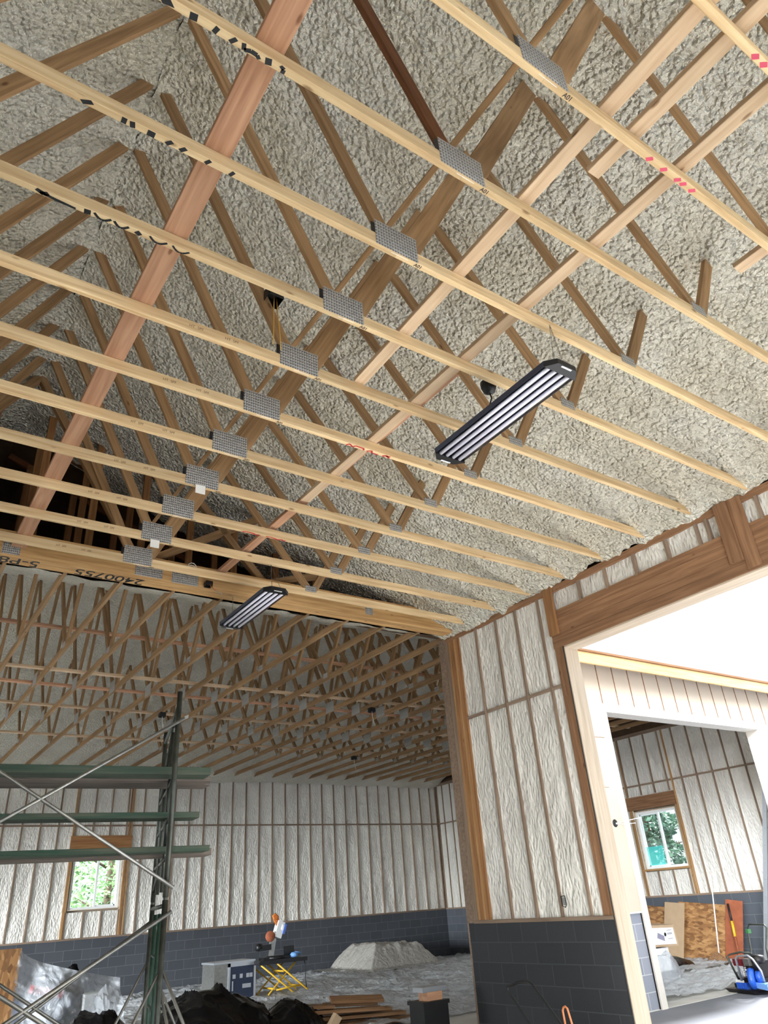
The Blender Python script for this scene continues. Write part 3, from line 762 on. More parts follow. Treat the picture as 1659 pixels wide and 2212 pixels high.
for k, c in trA.items():
    c['label'] = labA.get(k) or '%s roof truss of the near hall counted from the heavy girder' % ORD[10-k]
    o = link('lettering', stamp, None, c, mw=Matrix.Translation((XS+0.16, yk(k), H-0.0009)) @ Matrix.Rotation(PI, 4, 'X'))
    tg = MB()
    if k in (7, 9): tg.box((XS-0.06, yk(k)-0.023, H-0.075), (XS+0.03, yk(k)-0.021, H+0.012))
    else: tg.add([(XS-0.04, yk(k)-0.022, H+0.014), (XS+0.08, yk(k)-0.022, H+0.014), (XS+0.08, yk(k)-0.006, H-0.002), (XS-0.04, yk(k)-0.006, H-0.002)], [(0, 1, 2, 3)])
    tg.build('paper_tag', M['paper'], c)
    kk = MB(); kk.box((XS-0.185, yk(k)-0.0213, H+0.085), (XS-0.157, yk(k)-0.0195, H+0.165)); kk.build('plate_end', M['black'], c)
# the dark brown web of the second truss overhead
for q in [q for q in C.objects if q.parent == trA[1] and q.name.startswith('web')][:1]:
    q.data = q.data.copy(); q.data.materials.clear(); q.data.materials.append(M['webdark'])
# grade stamps printed on the faces of the farther chords
gs = text_mesh('HT  SPF', 0.030, M['stamp'])
for k in (4, 5, 6, 7, 8, 9, 10):
    for dx in (-0.75, -0.5):
        link('grade_stamp', gs, None, trA[k], mw=Matrix.Translation((XS+dx+0.03*math.sin(k*3), yk(k)-0.0195, H+0.045)) @ Matrix.Rotation(PI/2, 4, 'X'))
# spray-painted handwriting under the chords
B1 = M['ink']
def arc(x0, x1, s=1, n=7): return [(x0+(x1-x0)*i/(n-1), s*(-0.9+1.9*math.sin(PI*i/(n-1)))) for i in range(n)]
y = yk(3)
ribbon('spray_lettering', [(-6.56, -0.9), (-6.52, 0.2), (-6.50, -0.9)], 0.018, B1, y, trA[3]); ribbon('spray_lettering', [(-6.54, 0.1), (-6.45, 0.5), (-6.36, 0.9)], 0.011, B1, y, trA[3])
ribbon('spray_lettering', [(-6.305, -1), (-6.30, 1)], 0.022, B1, y, trA[3])
ribbon('spray_lettering', arc(-6.27, -6.18), 0.010, B1, y, trA[3]); ribbon('spray_lettering', arc(-6.165, -6.085), 0.010, B1, y, trA[3])
ribbon('spray_lettering', [(-6.04, 1), (-6.02, -0.6)], 0.022, B1, y, trA[3]); ribbon('spray_lettering', arc(-5.97, -5.87), 0.009, B1, y, trA[3]); ribbon('spray_lettering', arc(-5.84, -5.74), 0.008, B1, y, trA[3])
y = yk(2)
for x, s, w in ((-6.46, 0.045, 0.020), (-6.29, 0.0, 0.016), (-6.25, -0.01, 0.016), (-6.16, 0.0, 0.024), (-6.07, 0.025, 0.016), (-6.0, 0.025, 0.016), (-5.87, 0.02, 0.014), (-5.74, 0.015, 0.013)):
    ribbon('spray_lettering', [(x+s/2, -1), (x-s/2, 1)], w, B1, y, trA[2])
y = yk(1)
for x, s, w in ((-6.30, 0.05, 0.040), (-6.18, -0.005, 0.022), (-6.08, 0.01, 0.014), (-6.0, 0.022, 0.014), (-5.83, -0.01, 0.020)):
    ribbon('spray_lettering', [(x+s/2, -1), (x-s/2, 1)], w, B1, y, trA[1])
ribbon('spray_lettering', [(-5.955, -1), (-5.945, 0.8), (-5.915, 0.0), (-5.885, 0.1), (-5.87, 1)], 0.013, B1, y, trA[1]); ribbon('spray_lettering', [(-5.775, -1), (-5.755, -0.3), (-5.755, 1)], 0.013, B1, y, trA[1])
for x in (-3.92, -3.80, -3.68, -3.63, -3.55): ribbon('spray_lettering', [(x+0.02, -1), (x-0.01, 1)], 0.018, M['pink'], yk(0), trA[0])
for x in (-3.93, -3.86): ribbon('spray_lettering', [(x+0.02, -1), (x-0.01, 1)], 0.022, M['pink'], yk(-1), trA[-1])
y = yk(5)
ribbon('spray_lettering', [(-3.92, 1), (-3.90, -1), (-3.86, 1), (-3.84, -0.8), (-3.76, -0.6), (-3.75, 0.9)], 0.010, M['red'], y, trA[5])
ribbon('spray_lettering', [(-3.72, 0.9), (-3.68, -1), (-3.67, 0.9), (-3.60, 1.0)], 0.010, M['red'], y, trA[5]); ribbon('spray_lettering', [(-3.56, 0.8), (-3.53, -0.9), (-3.49, 0.9)], 0.012, M['red'], y, trA[5]); ribbon('spray_lettering', [(-3.53, 0.2), (-3.49, -0.8)], 0.010, M['red'], y, trA[5])
y = yk(8)
ribbon('spray_lettering', [(-4.03, 0.0), (-3.99, -0.8), (-3.92, -0.6), (-3.88, 0.8), (-3.85, 0.0), (-3.83, 0.9)], 0.012, M['red'], y, trA[8])
ribbon('spray_lettering', [(-3.77, -0.2), (-3.72, -0.9), (-3.66, 0.2), (-3.63, 0.9), (-3.60, -0.8), (-3.57, 0.8), (-3.55, -0.5)], 0.012, M['red'], y, trA[8])

# ------------------------------------------------------------------ heavy girder
gt = thing('girder_truss', 'heavy built-up wooden girder spanning the hall with painted numbers on its edge', 'girder', (XR, 0.36, H))
yn = 0.245
for i in range(5):
    yy = yn + 0.0385*i + 0.019
    board('girder_ply', (0.0, yy, H+0.143 - (0 if i else 0.0)), (mirror(0), yy, H+0.143), 0.286, 0.038, M['girder'], gt)
for x0, x1, z0, z1 in ((-4.62, -4.31, 0.035, 0.20), (-4.20, -3.885, 0.02, 0.19), (-5.97, -5.80, 0.02, 0.18), (-1.55, -1.43, 0.05, 0.20)):
    flat_plate('nail_plate', x0, x1, H+z0, H+z1, yn-0.002, gt)
for xa, xb, za, zb in ((-4.6, XR, 0.25, None), (-4.45, -3.1, 0.28, 1.15), (-3.0, -4.0, 0.25, 1.3), (-3.0, -1.9, 0.25, 0.62), (-3.02, -3.02, 0.25, 1.05), (-1.55, -1.55, 0.25, 0.5), (-7.25, XR, 0.25, None), (-5.9, -5.9, 0.25, 2.3)):
    board('web', (xa, yn+0.09, H+za), (xb, yn+0.09, zA(xb) if zb is None else H+zb), 0.089, 0.076, M['web'], gt)
tn = text_mesh('2400755', 0.215, M['ink'], 0, 0.002)
link('lettering', tn, None, gt, mw=Matrix.Translation((-4.86, 0.340, H-0.0012)) @ Matrix.Rotation(PI, 4, 'Z') @ Matrix.Rotation(PI, 4, 'X'))
tn = text_mesh('5-P8', 0.215, M['ink'], 0, 0.002)
link('lettering', tn, None, gt, mw=Matrix.Translation((-5.78, 0.340, H-0.0012)) @ Matrix.Rotation(PI, 4, 'Z') @ Matrix.Rotation(PI, 4, 'X'))

# ------------------------------------------------------------------ lateral braces lying on the chords of the near hall
GA = 'braces laid across the near trusses'
zt = H+0.089+0.0195
def lat(p0, p1, w, mat, label):
    o = board('lateral_brace', p0, p1, w, 0.038, mat, wide=(1, 0, 0)); return tag(o, label, 'brace', GA)
lat((-5.83, -9.0, zt), (-5.83, 0.2, zt), 0.14, M['brace'], 'long reddish plank laid under the ridge across every near truss')
lat((-4.33, -9.0, zt), (-4.19, -3.77, zt), 0.095, M['brace_pale'], 'long reddish-pale plank on the trusses passing just beside the nail plates')
lat((-4.03, -9.0, zt+0.001), (-4.03, -5.93, zt+0.001), 0.089, M['brace_pale'], 'short pale plank ending just past the pink-dashed truss')
lat((-3.60, -9.0, zt), (-3.69, -2.0, zt), 0.095, M['brace_pale'], 'long pale plank running behind the near shop light with a cut square end')
lat((-3.60, -4.19, zt+0.0385), (-3.715, 0.15, zt+0.0385), 0.095, M['brace'], 'reddish plank doubled beside the long pale one, running on to the girder')
lat((-2.665, -9.0, zt), (-2.665, -5.95, zt), 0.09, M['brace_pale'], 'stub of a plank ending above the second overhead truss near the short webs')
o = board('lateral_brace', (-4.60, -9.0, 5.36), (-4.60, 0.15, 5.36), 0.089, 0.038, M['web'], wide=(0.45, 0, 0.9)); tag(o, 'long narrow board nailed along the webs just above the nail plates', 'brace', GA)

# ------------------------------------------------------------------ trusses of the far bay
YS1, YS2, YV1, YV2, YM = 5.0, 7.36, 3.10, 9.62, 6.45
def truss_B(x, root):
    zc = H+0.0445
    board('bottom_chord', (x, 0.46, zc), (x, DB-0.02, zc), 0.089, 0.038, M['web'], root)
    def wb_(ya, za, yb, zb_, w=0.089, mt='web'): board('web', (x, ya, za), (x, yb, zb_), w, 0.038, M[mt], root)
    wb_(YS1+0.05, H+0.09, YM-0.1, zB(YM)-0.02); wb_(YS2-0.05, H+0.09, YM+0.1, zB(YM)-0.02)
    wb_(YS1-0.07, H+0.09, 4.22, zB(4.22)+0.02); wb_(YS2+0.07, H+0.09, 8.55, zB(8.55)+0.02)
    wb_(YV1+0.04, H+0.09, 4.12, zB(4.12)+0.02); wb_(YV2-0.04, H+0.09, 8.65, zB(8.65)+0.02)
    wb_(YV1-0.05, H+0.09, 2.55, zB(2.55)+0.02); wb_(YV2+0.05, H+0.09, 10.3, zB(10.3)+0.02)
    for yc, hw, z0, z1 in ((YS1, 0.15, 0.0, 0.2), (YS2, 0.15, 0.0, 0.2), (YV1, 0.07, 0.045, 0.13), (YV2, 0.07, 0.045, 0.13)):
        k = ('platey', hw, z1-z0)
        if k not in _cache:
            b = MB(); b.box((-0.001, -hw, -(z1-z0)/2), (0.001, hw, (z1-z0)/2)); _cache[k] = b.mesh('nail_plate', M['plate'])
        link('nail_plate', _cache[k], None, root, mw=Matrix.Translation((x-0.0205, yc, H+(z0+z1)/2)))
XB0 = -1.10
js = list(range(-12, 17))
protoB = thing('roof_truss', '', 'roof truss', (XB0+0.6*1, YM, H), 'roof trusses of the far bay')
truss_B(XB0+0.6, protoB); index_kids(protoB)
for j in js:
    c = protoB if j == 1 else copy_tree(protoB); xx = XB0+0.6*j; c.location = (xx, YM, H)
    if j <= 1:
        n_ = 1-j; c['label'] = ('brown far-bay roof truss hung from the girder, %s one out from the corner post' % ORD[n_]).replace('last one', 'first one')
    else:
        n_ = j-2; c['label'] = ('brown far-bay roof truss beyond the corner post, %s one past it' % ORD[n_]).replace('last one', 'first one')
GB = 'braces across the far trusses'
for yy, zz, lb, mt in ((3.45, 5.32, 'reddish board nailed across the far-bay webs, highest row', 'brace'), (4.38, zt, 'pale board across the far-bay chords, second row from the girder', 'brace_pale'),
                       (5.22, zt+0.0, 'reddish board across the far-bay chords beside the first plate row', 'brace'), (6.55, zt, 'narrow board across the far-bay chords under the far ridge', 'brace_pale'), (8.9, zt, 'board across the far-bay chords closest to the back wall', 'brace_pale')):
    o = board('lateral_brace', (-8.0, yy, zz), (9.0, yy, zz), 0.089, 0.038, M[mt], wide=(0, 1, 0)); tag(o, lb, 'brace', GB)

# ------------------------------------------------------------------ shop lights, boxes and cables
def shop_light(x, y0, y1, z, label, chains):
    t_ = thing('light_fixture', label, 'light fixture', (x, (y0+y1)/2, z), 'hanging shop lights'); w = 0.135
    b = MB(); b.box((x-w, y0+0.035, z+0.018), (x+w, y1-0.035, z+0.024))
    for s in (-1, 1): b.obox((x+s*(w+0.006), (y0+y1)/2, z+0.012), (0, 1, 0), (0.5*s, 0, 1), (1, 0, -0.5*s), ((y1-y0)/2-0.035, 0.016, 0.002))
    b.box((x-0.05, y0+0.3, z+0.024), (x+0.05, y1-0.3, z+0.055)); b.build('housing', M['lightbody'], t_)
    for i in range(4):
        xx = x + (-1.5+i)*0.061; b = MB(); b.tube([(xx, y0+0.035, z+0.003), (xx, y1-0.035, z+0.003)], 0.0155, 12); b.build('light_tube', M['tube'], t_)
    for yy, s in ((y0, 1), (y1, -1)):
        b = MB(); b.add([(x-w-0.012, yy+s*0.04, z-0.016), (x+w+0.012, yy+s*0.04, z-0.016), (x+w*0.62, yy-s*0.03, z-0.010), (x-w*0.62, yy-s*0.03, z-0.010),
                         (x-w-0.012, yy+s*0.04, z+0.03), (x+w+0.012, yy+s*0.04, z+0.03), (x+w*0.62, yy-s*0.03, z+0.03), (x-w*0.62, yy-s*0.03, z+0.03)],
                        [(0,1,2,3), (7,6,5,4), (0,4,5,1), (1,5,6,2), (2,6,7,3), (3,7,4,0)])
        e = b.build('end_cap', M['black'], t_)
        b = MB(); b.box((x-0.045, yy-s*0.0255, z-0.0145), (x+0.045, yy-s*0.013, z-0.0115)); b.build('hanger_slot', M['white'], e)
    for (a, c) in chains:
        b = MB(); n = int((Vector(a)-Vector(c)).length/0.02)
        for i in range(n):
            p = Vector(a).lerp(Vector(c), (i+0.5)/n); d = (Vector(c)-Vector(a)).normalized(); s = Vector((1, 0, 0)) if i % 2 else Vector((0, 1, 0))
            b.tube([p - d*0.013 + s*0.004, p + d*0.013 + s*0.004], 0.0013, 4, False); b.tube([p - d*0.013 - s*0.004, p + d*0.013 - s*0.004], 0.0013, 4, False)
        b.build('hanging_chain', M['steel'], t_)
    return t_
xl = -3.43
shop_light(xl, -5.03, -3.80, 4.50, 'four-tube shop light hanging near the big doorway beneath open trusses', [((xl-0.05, -5.0, 4.52), (xl-0.03, -5.02, H)), ((xl+0.06, -5.0, 4.52), (xl-0.03, -5.02, H)), ((xl, -3.84, 4.52), (xl+0.02, -3.75, H))])
xl2 = -3.42
shop_light(xl2, -0.88, 0.35, 4.50, 'four-tube shop light hanging below the heavy girder', [((xl2-0.05, -0.86, 4.52), (xl2, -0.72, H)), ((xl2+0.06, -0.86, 4.52), (xl2, -0.72, H)), ((xl2, 0.31, 4.52), (xl2, 0.30, H))])
# ceiling boxes
def jbox(x, y, z, label, wires, s=0.05):
    t_ = thing('junction_box', label, 'electrical box', (x, y, z)); b = MB()
    b.box((x-s, y-s, z+s*1.4), (x+s, y+s, z+s*1.4+0.004))
    for q in ((-s, -s, -s+0.004, s), (s-0.004, -s, s, s), (-s, -s, s, -s+0.004), (-s, s-0.004, s, s)): b.box((x+q[0], y+q[1], z), (x+q[2], y+q[3], z+s*1.4))
    b.build('box_shell', M['black'], t_)
    for w in wires:
        b = MB(); b.tube(w[0], w[1], 6); b.build('wire', w[2], t_)
    return t_
jbox(-4.93, -3.80, 5.40, 'open blue-black ceiling box with two long yellow wires hanging down',
     [([(-4.93, -3.82, 5.44), (-4.935, -3.83, 5.30), (-4.93, -3.82, 5.10), (-4.935, -3.83, 4.97)], 0.0035, M['wire']), ([(-4.90, -3.80, 5.44), (-4.895, -3.81, 5.30), (-4.87, -3.80, 5.10), (-4.87, -3.81, 4.96)], 0.0035, M['wire'])], 0.06)
t_ = thing('ceiling_socket', 'black bell-shaped ceiling socket with a cord down to the near shop light', 'socket', (-3.33, -4.26, 4.90))
b = MB(); b.lathe([(0.062, 0.10), (0.060, 0.06), (0.045, 0.02), (0.02, 0.0)], (-3.33, -4.26, 4.86), (0, 0, 1), 18); b.build('socket_body', M['black'], t_)
b = MB(); b.tube([(-3.33, -4.26, 4.87), (-3.34, -4.28, 4.80), (-3.36, -4.26, 4.72), (-3.40, -4.28, 4.64), (-3.42, -4.30, 4.56)], 0.006, 8); b.build('cord', M['black'], t_)
b = MB(); b.tube([(-3.36, -4.27, 4.95), (-3.40, -4.28, 5.06), (-3.36, -4.27, 5.10), (-3.32, -4.26, 5.02)], 0.005, 6); b.build('cable_loop', M['white'], t_)
jbox(-3.78, 0.19, 4.89, 'small black ceiling box with orange wires beside the girder light', [([(-3.78, 0.17, 4.94), (-3.77, 0.12, 4.86), (-3.73, 0.05, 4.80)], 0.004, M['orange']), ([(-3.77, 0.17, 4.94), (-3.74, 0.12, 4.84), (-3.66, 0.05, 4.76)], 0.004, M['steel'])], 0.04)
b = MB()
for a in (0, 0.03): b.tube([(-4.02+0.05*math.cos(i*PI/5), 0.10, 5.03+a+0.05*math.sin(i*PI/5)) for i in range(10)], 0.004, 6)
tag(b.build('cable_coil', M['white']), 'small coil of white cable behind the last near truss', 'cable')

# far-bay hanging boxes: dark little fittings with wires
for i, (x, y, lb) in enumerate(((-2.3, 6.05, 'dark dangling ceiling fitting in the far bay behind the scaffold top'), (1.3, 4.45, 'dark ceiling fitting with thin wires in the far bay between plate rows'), (3.7, 8.95, 'tiny dark ceiling fitting with a drop wire near the back wall'))):
    jbox(x, y, 4.79, lb, [([(x, y, 4.88), (x+0.01, y, 4.70), (x+0.05, y, 4.55)], 0.005, M['white'])], 0.055)

# ------------------------------------------------------------------ scaffold
Np, Fp = Vector((-4.572, -1.388, 0)), Vector((-4.159, 0.136, 0)); PD = Vector((-0.9934, 0.1142, 0)); FD = (Fp-Np).normalized()
sc = thing('scaffold', 'tall steel tube scaffold frame with crossed braces and green inner poles', 'scaffold', (-5.4, -0.6, 0))
for bi, base in enumerate((Vector((0, 0, 0)), PD*2.13)):
    for P_ in (Np, Fp):
        p = P_+base
        b = MB(); b.tube([p+Vector((0, 0, 0.02)), p+Vector((0, 0, 1.635))], 0.0215, 12); b.tube([p+Vector((0, 0, 1.655)), p+Vector((0, 0, 3.185))], 0.0215, 12); b.tube([p+Vector((0, 0, 1.62)), p+Vector((0, 0, 1.67))], 0.018, 12)
        b.build('leg', M['darksteel'], sc)
        b = MB(); b.box((p.x-0.06, p.y-0.06, 0), (p.x+0.06, p.y+0.06, 0.02)); b.build('base_plate', M['steel'], sc)
    for frac in (0.30, 0.66):
        p = Np.lerp(Fp, frac)+base
        b = MB(); b.tube([p+Vector((0, 0, 0.02)), p+Vector((0, 0, 1.55))], 0.017, 10); b.build('inner_pole', M['green'], sc)
        b = MB(); b.tube([p+Vector((0, 0, 1.70)), p+Vector((0, 0, 2.95 if frac < .5 else 2.88))], 0.017, 10); b.build('inner_pole', M['darksteel'], sc)
    for z in (1.60, 1.93, 2.215, 2.50, 3.08, 0.45, 0.9, 1.25):
        a, c = (Np+base, Fp+base) if z not in (0.45, 0.9, 1.25) else (Np.lerp(Fp, 0.30)+base, Np.lerp(Fp, 0.66)+base)
        b = MB(); b.tube([a+Vector((0, 0, z)), c+Vector((0, 0, z))], 0.016 if z not in (0.45, 0.9, 1.25) else 0.012, 8); b.build('rung', M['darksteel'] if z > 1.3 else M['green'], sc)
    b = MB(); b.tube([Fp+base+Vector((0, 0, 1.74)), Np.lerp(Fp, 0.6)+base+Vector((0, 0, 1.93))], 0.014, 8); b.tube([Fp+base+Vector((0, 0, 2.55)), Np.lerp(Fp, 0.3)+base+Vector((0, 0, 3.0))], 0.016, 8); b.build('knee_brace', M['darksteel'], sc)
def zz(d, a, s): return a + s*d
def cbrace(P_, za, zb_, r=0.0135):
    """flattened-end diagonal in the plane of the legs P_"""
    off = FD*-0.03 if P_ is Np else FD*0.03
    a = P_+off+PD*-0.05+Vector((0, 0, za + (za-zb_)/2.13*0.05)); c = P_+off+PD*2.13+Vector((0, 0, zb_)); b = MB(); b.tube([a, c], r, 8)
    for q in (a, c): b.obox(q, (c-a), (0, 0, 1), FD, (0.035, 0.014, 0.003))
    b.build('cross_brace', M['steel'], sc)
cbrace(Np, 2.93, 1.60); cbrace(Np, 1.745, 3.07); cbrace(Np, 1.53, 0.33); cbrace(Np, 0.50, 1.85); cbrace(Fp, 1.50, 0.12); cbrace(Fp, 0.35, 1.75)
for P_ in (Np, Fp):
    for s, dz in ((1, 0), (-1, 0.02), (-0.55, -0.1)):
        a = P_+Vector((0, 0, 1.20+dz)); c = P_+PD*(0.62*s)+Vector((0, 0, 0.02)); b = MB(); b.tube([a, c], 0.011, 8); b.build('outrigger', M['steel'], sc)
GP = 'planks on the scaffold'
def plank(f, z, x_over, mat, label, w=0.235, t=0.04, l=2.9):
    c = Np.lerp(Fp, f); a = c - PD*x_over + Vector((0, 0, z)); e = c + PD*(l-x_over) + Vector((0, 0, z))
    o = board('scaffold_plank', a, e, w, t, M[mat], wide=FD); tag(o, label, 'scaffold plank', GP); return o
plank(0.20, 2.585, 0.30, 'plankgreen', 'green-edged plank on the highest level of the scaffold, nearer the camera side', t=0.06)
plank(0.37, 2.565, 0.33, 'plankgrey', 'grey plank lying beside the green-edged one on the highest scaffold level')
plank(0.54, 2.575, 0.36, 'plankgrey', 'far-side grey plank on the highest scaffold level', t=0.045)
plank(0.30, 2.262, 0.24, 'plankgreen', 'single dark plank on the middle scaffold level', w=0.24, t=0.045)
plank(0.20, 1.995, 0.32, 'plankgreen', 'bright green-edged plank on the lowest scaffold level')
plank(0.37, 1.985, 0.37, 'plankgrey', 'brownish plank lying behind the bright green one on the lowest scaffold level', t=0.05)

# ------------------------------------------------------------------ plastic sheeting on the far floor
def sheet(name, x0, x1, y0, y1, step, amp, seed, mat, label, cat, z0=0.01):
    nx, ny = int((x1-x0)/step)+1, int((y1-y0)/step)+1
    X, Y = np.meshgrid(np.linspace(x0, x1, nx), np.linspace(y0, y1, ny), indexing='ij')
    w1 = np.abs(fbm(X*1.3+0.6*Y, Y*2.2, seed, 4)); w2 = np.abs(fbm(X*4, Y*5, seed+7, 3))
    Z = z0 + amp*(1.2*(0.35-np.minimum(w1, 0.35))**1.3*1.5 + 0.35*(0.3-np.minimum(w2, 0.3)))
    X = X + 0.05*fbm(X*2, Y*2, seed+3); Y = Y + 0.12*fbm(X*1.5, Y*0.4, seed+2)
    return tag(grid_object(name, np.stack([X, Y, Z], -1), mat), label, cat)
sheet('plastic_sheet', -5.5, 9.0, 2.6, 12.45, 0.06, 0.16, 51, M['sheet'], 'crumpled clear plastic sheeting spread over the far bay floor', 'plastic sheet')
sheet('plastic_sheet', 3.4, 7.9, 0.75, 2.55, 0.04, 0.14, 61, M['sheet'], 'rumpled plastic sheeting on the floor inside the yard doorway', 'plastic sheet')

# mound under dusty plastic by the back wall
nx = 110; X, Y = np.meshgrid(np.linspace(4.2, 7.6, nx), np.linspace(9.9, 12.4, nx), indexing='ij')
core = np.clip(1.35 - np.maximum(np.abs(X-5.95)/0.80, np.abs(Y-11.4)/0.75), 0, 1)
Z = 0.02 + 0.52*np.clip(core*1.9, 0, 1)**0.8*(1-0.10*(X-5.4)) + 0.07*fbm(X*5, Y*5, 77)*np.clip(core*3, 0.1, 1) + 0.05
tag(grid_object('covered_mound', np.stack([X, Y, Z], -1), M['dusty']), 'low dusty plastic-covered mound on the floor against the back wall', 'covered mound')

# black plastic heap in front
def heap(name, cx, cy, rx, ry, hgt, seed, mat, label, cat, n=90):
    n = int(n*1.5); X, Y = np.meshgrid(np.linspace(-1.12, 1.12, n), np.linspace(-1.12, 1.12, n), indexing='ij')
    R = np.sqrt(X**2+Y**2)*(1+0.25*fbm(X*1.2+9, Y*1.2+4, seed+30, 2)); prof = np.clip(1-R**2.2, 0, 1)**0.6
    w = fbm(X*1.7+3+0.5*Y, Y*1.1+1, seed, 2); fold = (1-np.clip(np.abs(w)*5, 0, 1))**2
    w2 = fbm(X*4.2+Y, Y*2.6, seed+4, 2); fold2 = (1-np.clip(np.abs(w2)*5, 0, 1))**2
    Z = hgt*prof*(0.80 + 0.35*fbm(X*1.1+seed, Y*1.1, seed+2, 2)) + prof**0.5*hgt*(0.11*fold + 0.05*fold2) + 0.01
    return tag(grid_object(name, np.stack([cx+X*rx, cy+Y*ry, Z], -1), mat), label, cat, 'heaps of black plastic' if mat is M['bag'] else None)
heap('plastic_heap', -2.15, 3.75, 0.95, 0.9, 0.66, 5, M['bag'], 'big crumpled heap of black plastic between scaffold and lumber, peak near scaffold', 'plastic heap')
heap('plastic_heap', -1.05, 3.45, 0.50, 0.55, 0.46, 8, M['bag'], 'smaller black plastic heap touching the stack of brown boards', 'plastic heap')
heap('plastic_heap', -3.35, 4.5, 0.48, 0.5, 0.56, 12, M['bag'], 'black plastic heap seen between the scaffold legs', 'plastic heap')

# ------------------------------------------------------------------ stacked brown boards
rs = random.Random(3)
rows = [(-1.00, 3.45, -0.33, 3.28, 0.022, 0.20), (-0.55, 3.15, 0.95, 2.85, 0.022, 0.20), (-0.25, 3.40, 1.25, 3.05, 0.022, 0.2), (-1.05, 3.62, 0.25, 3.42, 0.065, 0.2), (-0.70, 3.30, 0.62, 3.05, 0.108, 0.19),
        (-0.62, 3.52, 0.55, 3.30, 0.151, 0.2), (-0.75, 3.28, 0.27, 3.08, 0.194, 0.19), (-0.45, 3.48, 0.30, 3.30, 0.237, 0.2), (-1.08, 3.50, -0.42, 3.28, 0.280, 0.22), (-0.42, 3.36, 0.33, 3.14, 0.300, 0.16)]
lb = ['on the floor at the end beside the black plastic', 'lowest at the pedestal end of the pile', 'on the floor reaching farthest toward the black pedestal', 'in the second layer, running full length', 'in the third layer, jutting toward the pedestal',
      'in the fourth layer of the pile', 'in the fifth layer, near side', 'just beneath the tilted one', 'on top at the black plastic end', 'tilted on top of the pile']
for (xa, ya, xb, yb, z, w), l_ in zip(rows, lb):
    o = board('wood_board', (xa, ya, z+0.05), (xb, yb, z), w, 0.040, M['darkwood'], wide=(0.2, 1, 0.02 if z < 0.29 else 0.35)); tag(o, 'brown board %s' % l_, 'board', 'stacked brown boards')
o = board('wood_board', (-0.74, 2.90, 0.03), (-0.60, 2.86, 0.22), 0.16, 0.10, M['card'], wide=(0.3, 1, 0)); tag(o, 'pale square offcut leaning against the board pile', 'board', 'stacked brown boards')

# black pedestal with block and foil box
t_ = thing('pedestal', 'black box pedestal standing on the plastic-covered floor by the block wall', 'pedestal', (-0.60, 0.70, 0))
b = MB(); b.box((-0.81, 0.60, 0.0), (-0.46, 0.88, 0.455)); b.build('body', M['black'], t_)
b = MB(); b.box((-0.825, 0.585, 0.455), (-0.445, 0.90, 0.492)); b.build('lid', M['black'], t_)
o = board('wood_block', (-0.72, 0.72, 0.535), (-0.51, 0.72, 0.535), 0.086, 0.18, M['brace'], wide=(0, 0, 1)); tag(o, 'short brown wooden block standing on the black pedestal', 'wood block')
b = MB(); b.box((-0.79, 0.63, 0.579), (-0.44, 0.82, 0.628)); tag(b.build('metal_box', M['alu']), 'small silvery flat box balanced on the wooden block', 'box')

# ------------------------------------------------------------------ yellow scissor stand, saw, tool chest
tb = thing('saw_stand', 'folding yellow scissor stand with black table top in the far bay', 'stand', (1.25, 8.3, 0))
def cyl(nm, pts, r, mat, par, n=8):
    b = MB(); b.tube(pts, r, n); return b.build(nm, mat, par)
b = MB(); b.box((0.66, 7.95, 0.585), (1.74, 8.55, 0.655)); b.build('table_top', M['black'], tb)
for yy in (8.0, 8.5):
    cyl('scissor_leg', [(0.72, yy, 0.58), (1.40, yy, 0.09), (1.46, yy, 0.012)], 0.016, M['yellow'], tb)
    cyl('scissor_leg', [(1.50, yy+0.03, 0.58), (0.92, yy+0.03, 0.09), (0.86, yy+0.03, 0.012)], 0.016, M['yellow'], tb)
    cyl('scissor_leg', [(1.06, yy-0.03, 0.58), (1.72, yy-0.03, 0.10), (1.78, yy-0.03, 0.012)], 0.016, M['yellow'], tb)
for z, x in ((0.44, 1.22), (0.16, 1.58), (0.16, 1.02)): cyl('cross_bar', [(x, 8.0, z), (x, 8.5, z)], 0.018, M['yellow'], tb)
cyl('cross_bar', [(1.05, 7.98, 0.14), (1.62, 7.98, 0.18)], 0.014, M['yellow'], tb)
cyl('power_cord', [(1.74, 8.1, 0.60), (1.77, 8.1, 0.45), (1.76, 8.1, 0.25), (1.80, 8.08, 0.02)], 0.008, M['black'], tb)
sw = thing('miter_saw', 'miter saw with orange handle and white-blue motor on the yellow stand', 'saw', (1.2, 8.2, 0.655))
b = MB(); b.lathe([(0.20, 0), (0.20, 0.04), (0.17, 0.06)], (1.12, 8.2, 0.655), (0, 0, 1), 24); b.box((0.82, 8.10, 0.655), (1.50, 8.32, 0.70)); b.build('base', M['black'], sw)
b = MB(); b.obox((1.08, 8.24, 0.86), (0.2, 0, 1), (1, 0, -0.2), (0, 1, 0), (0.16, 0.035, 0.05)); b.build('arm', M['steel'], sw)
b = MB(); b.obox((0.88, 8.2, 0.87), (1, 0, 0.05), (0, 1, 0), (0, 0, 1), (0.13, 0.06, 0.05)); b.lathe([(0.06, -0.06), (0.07, 0), (0.06, 0.06)], (0.76, 8.2, 0.88), (1, 0, 0), 14); b.build('rear_motor', M['black'], sw)
b = MB(); b.lathe([(0.0, -0.012), (0.095, -0.012), (0.10, 0), (0.095, 0.012), (0.0, 0.012)], (0.99, 8.16, 1.06), (0.3, 1, 0), 26); b.build('blade_guard', M['rust'], sw)
b = MB(); b.obox((1.20, 8.2, 1.17), (0.35, 0, 1), (1, 0, -0.35), (0, 1, 0), (0.15, 0.075, 0.07)); b.lathe([(0.05, -0.09), (0.085, -0.04), (0.085, 0.05), (0.05, 0.09)], (1.27, 8.2, 1.20), (0.35, 0, 1), 16); b.build('motor', M['white'], sw)
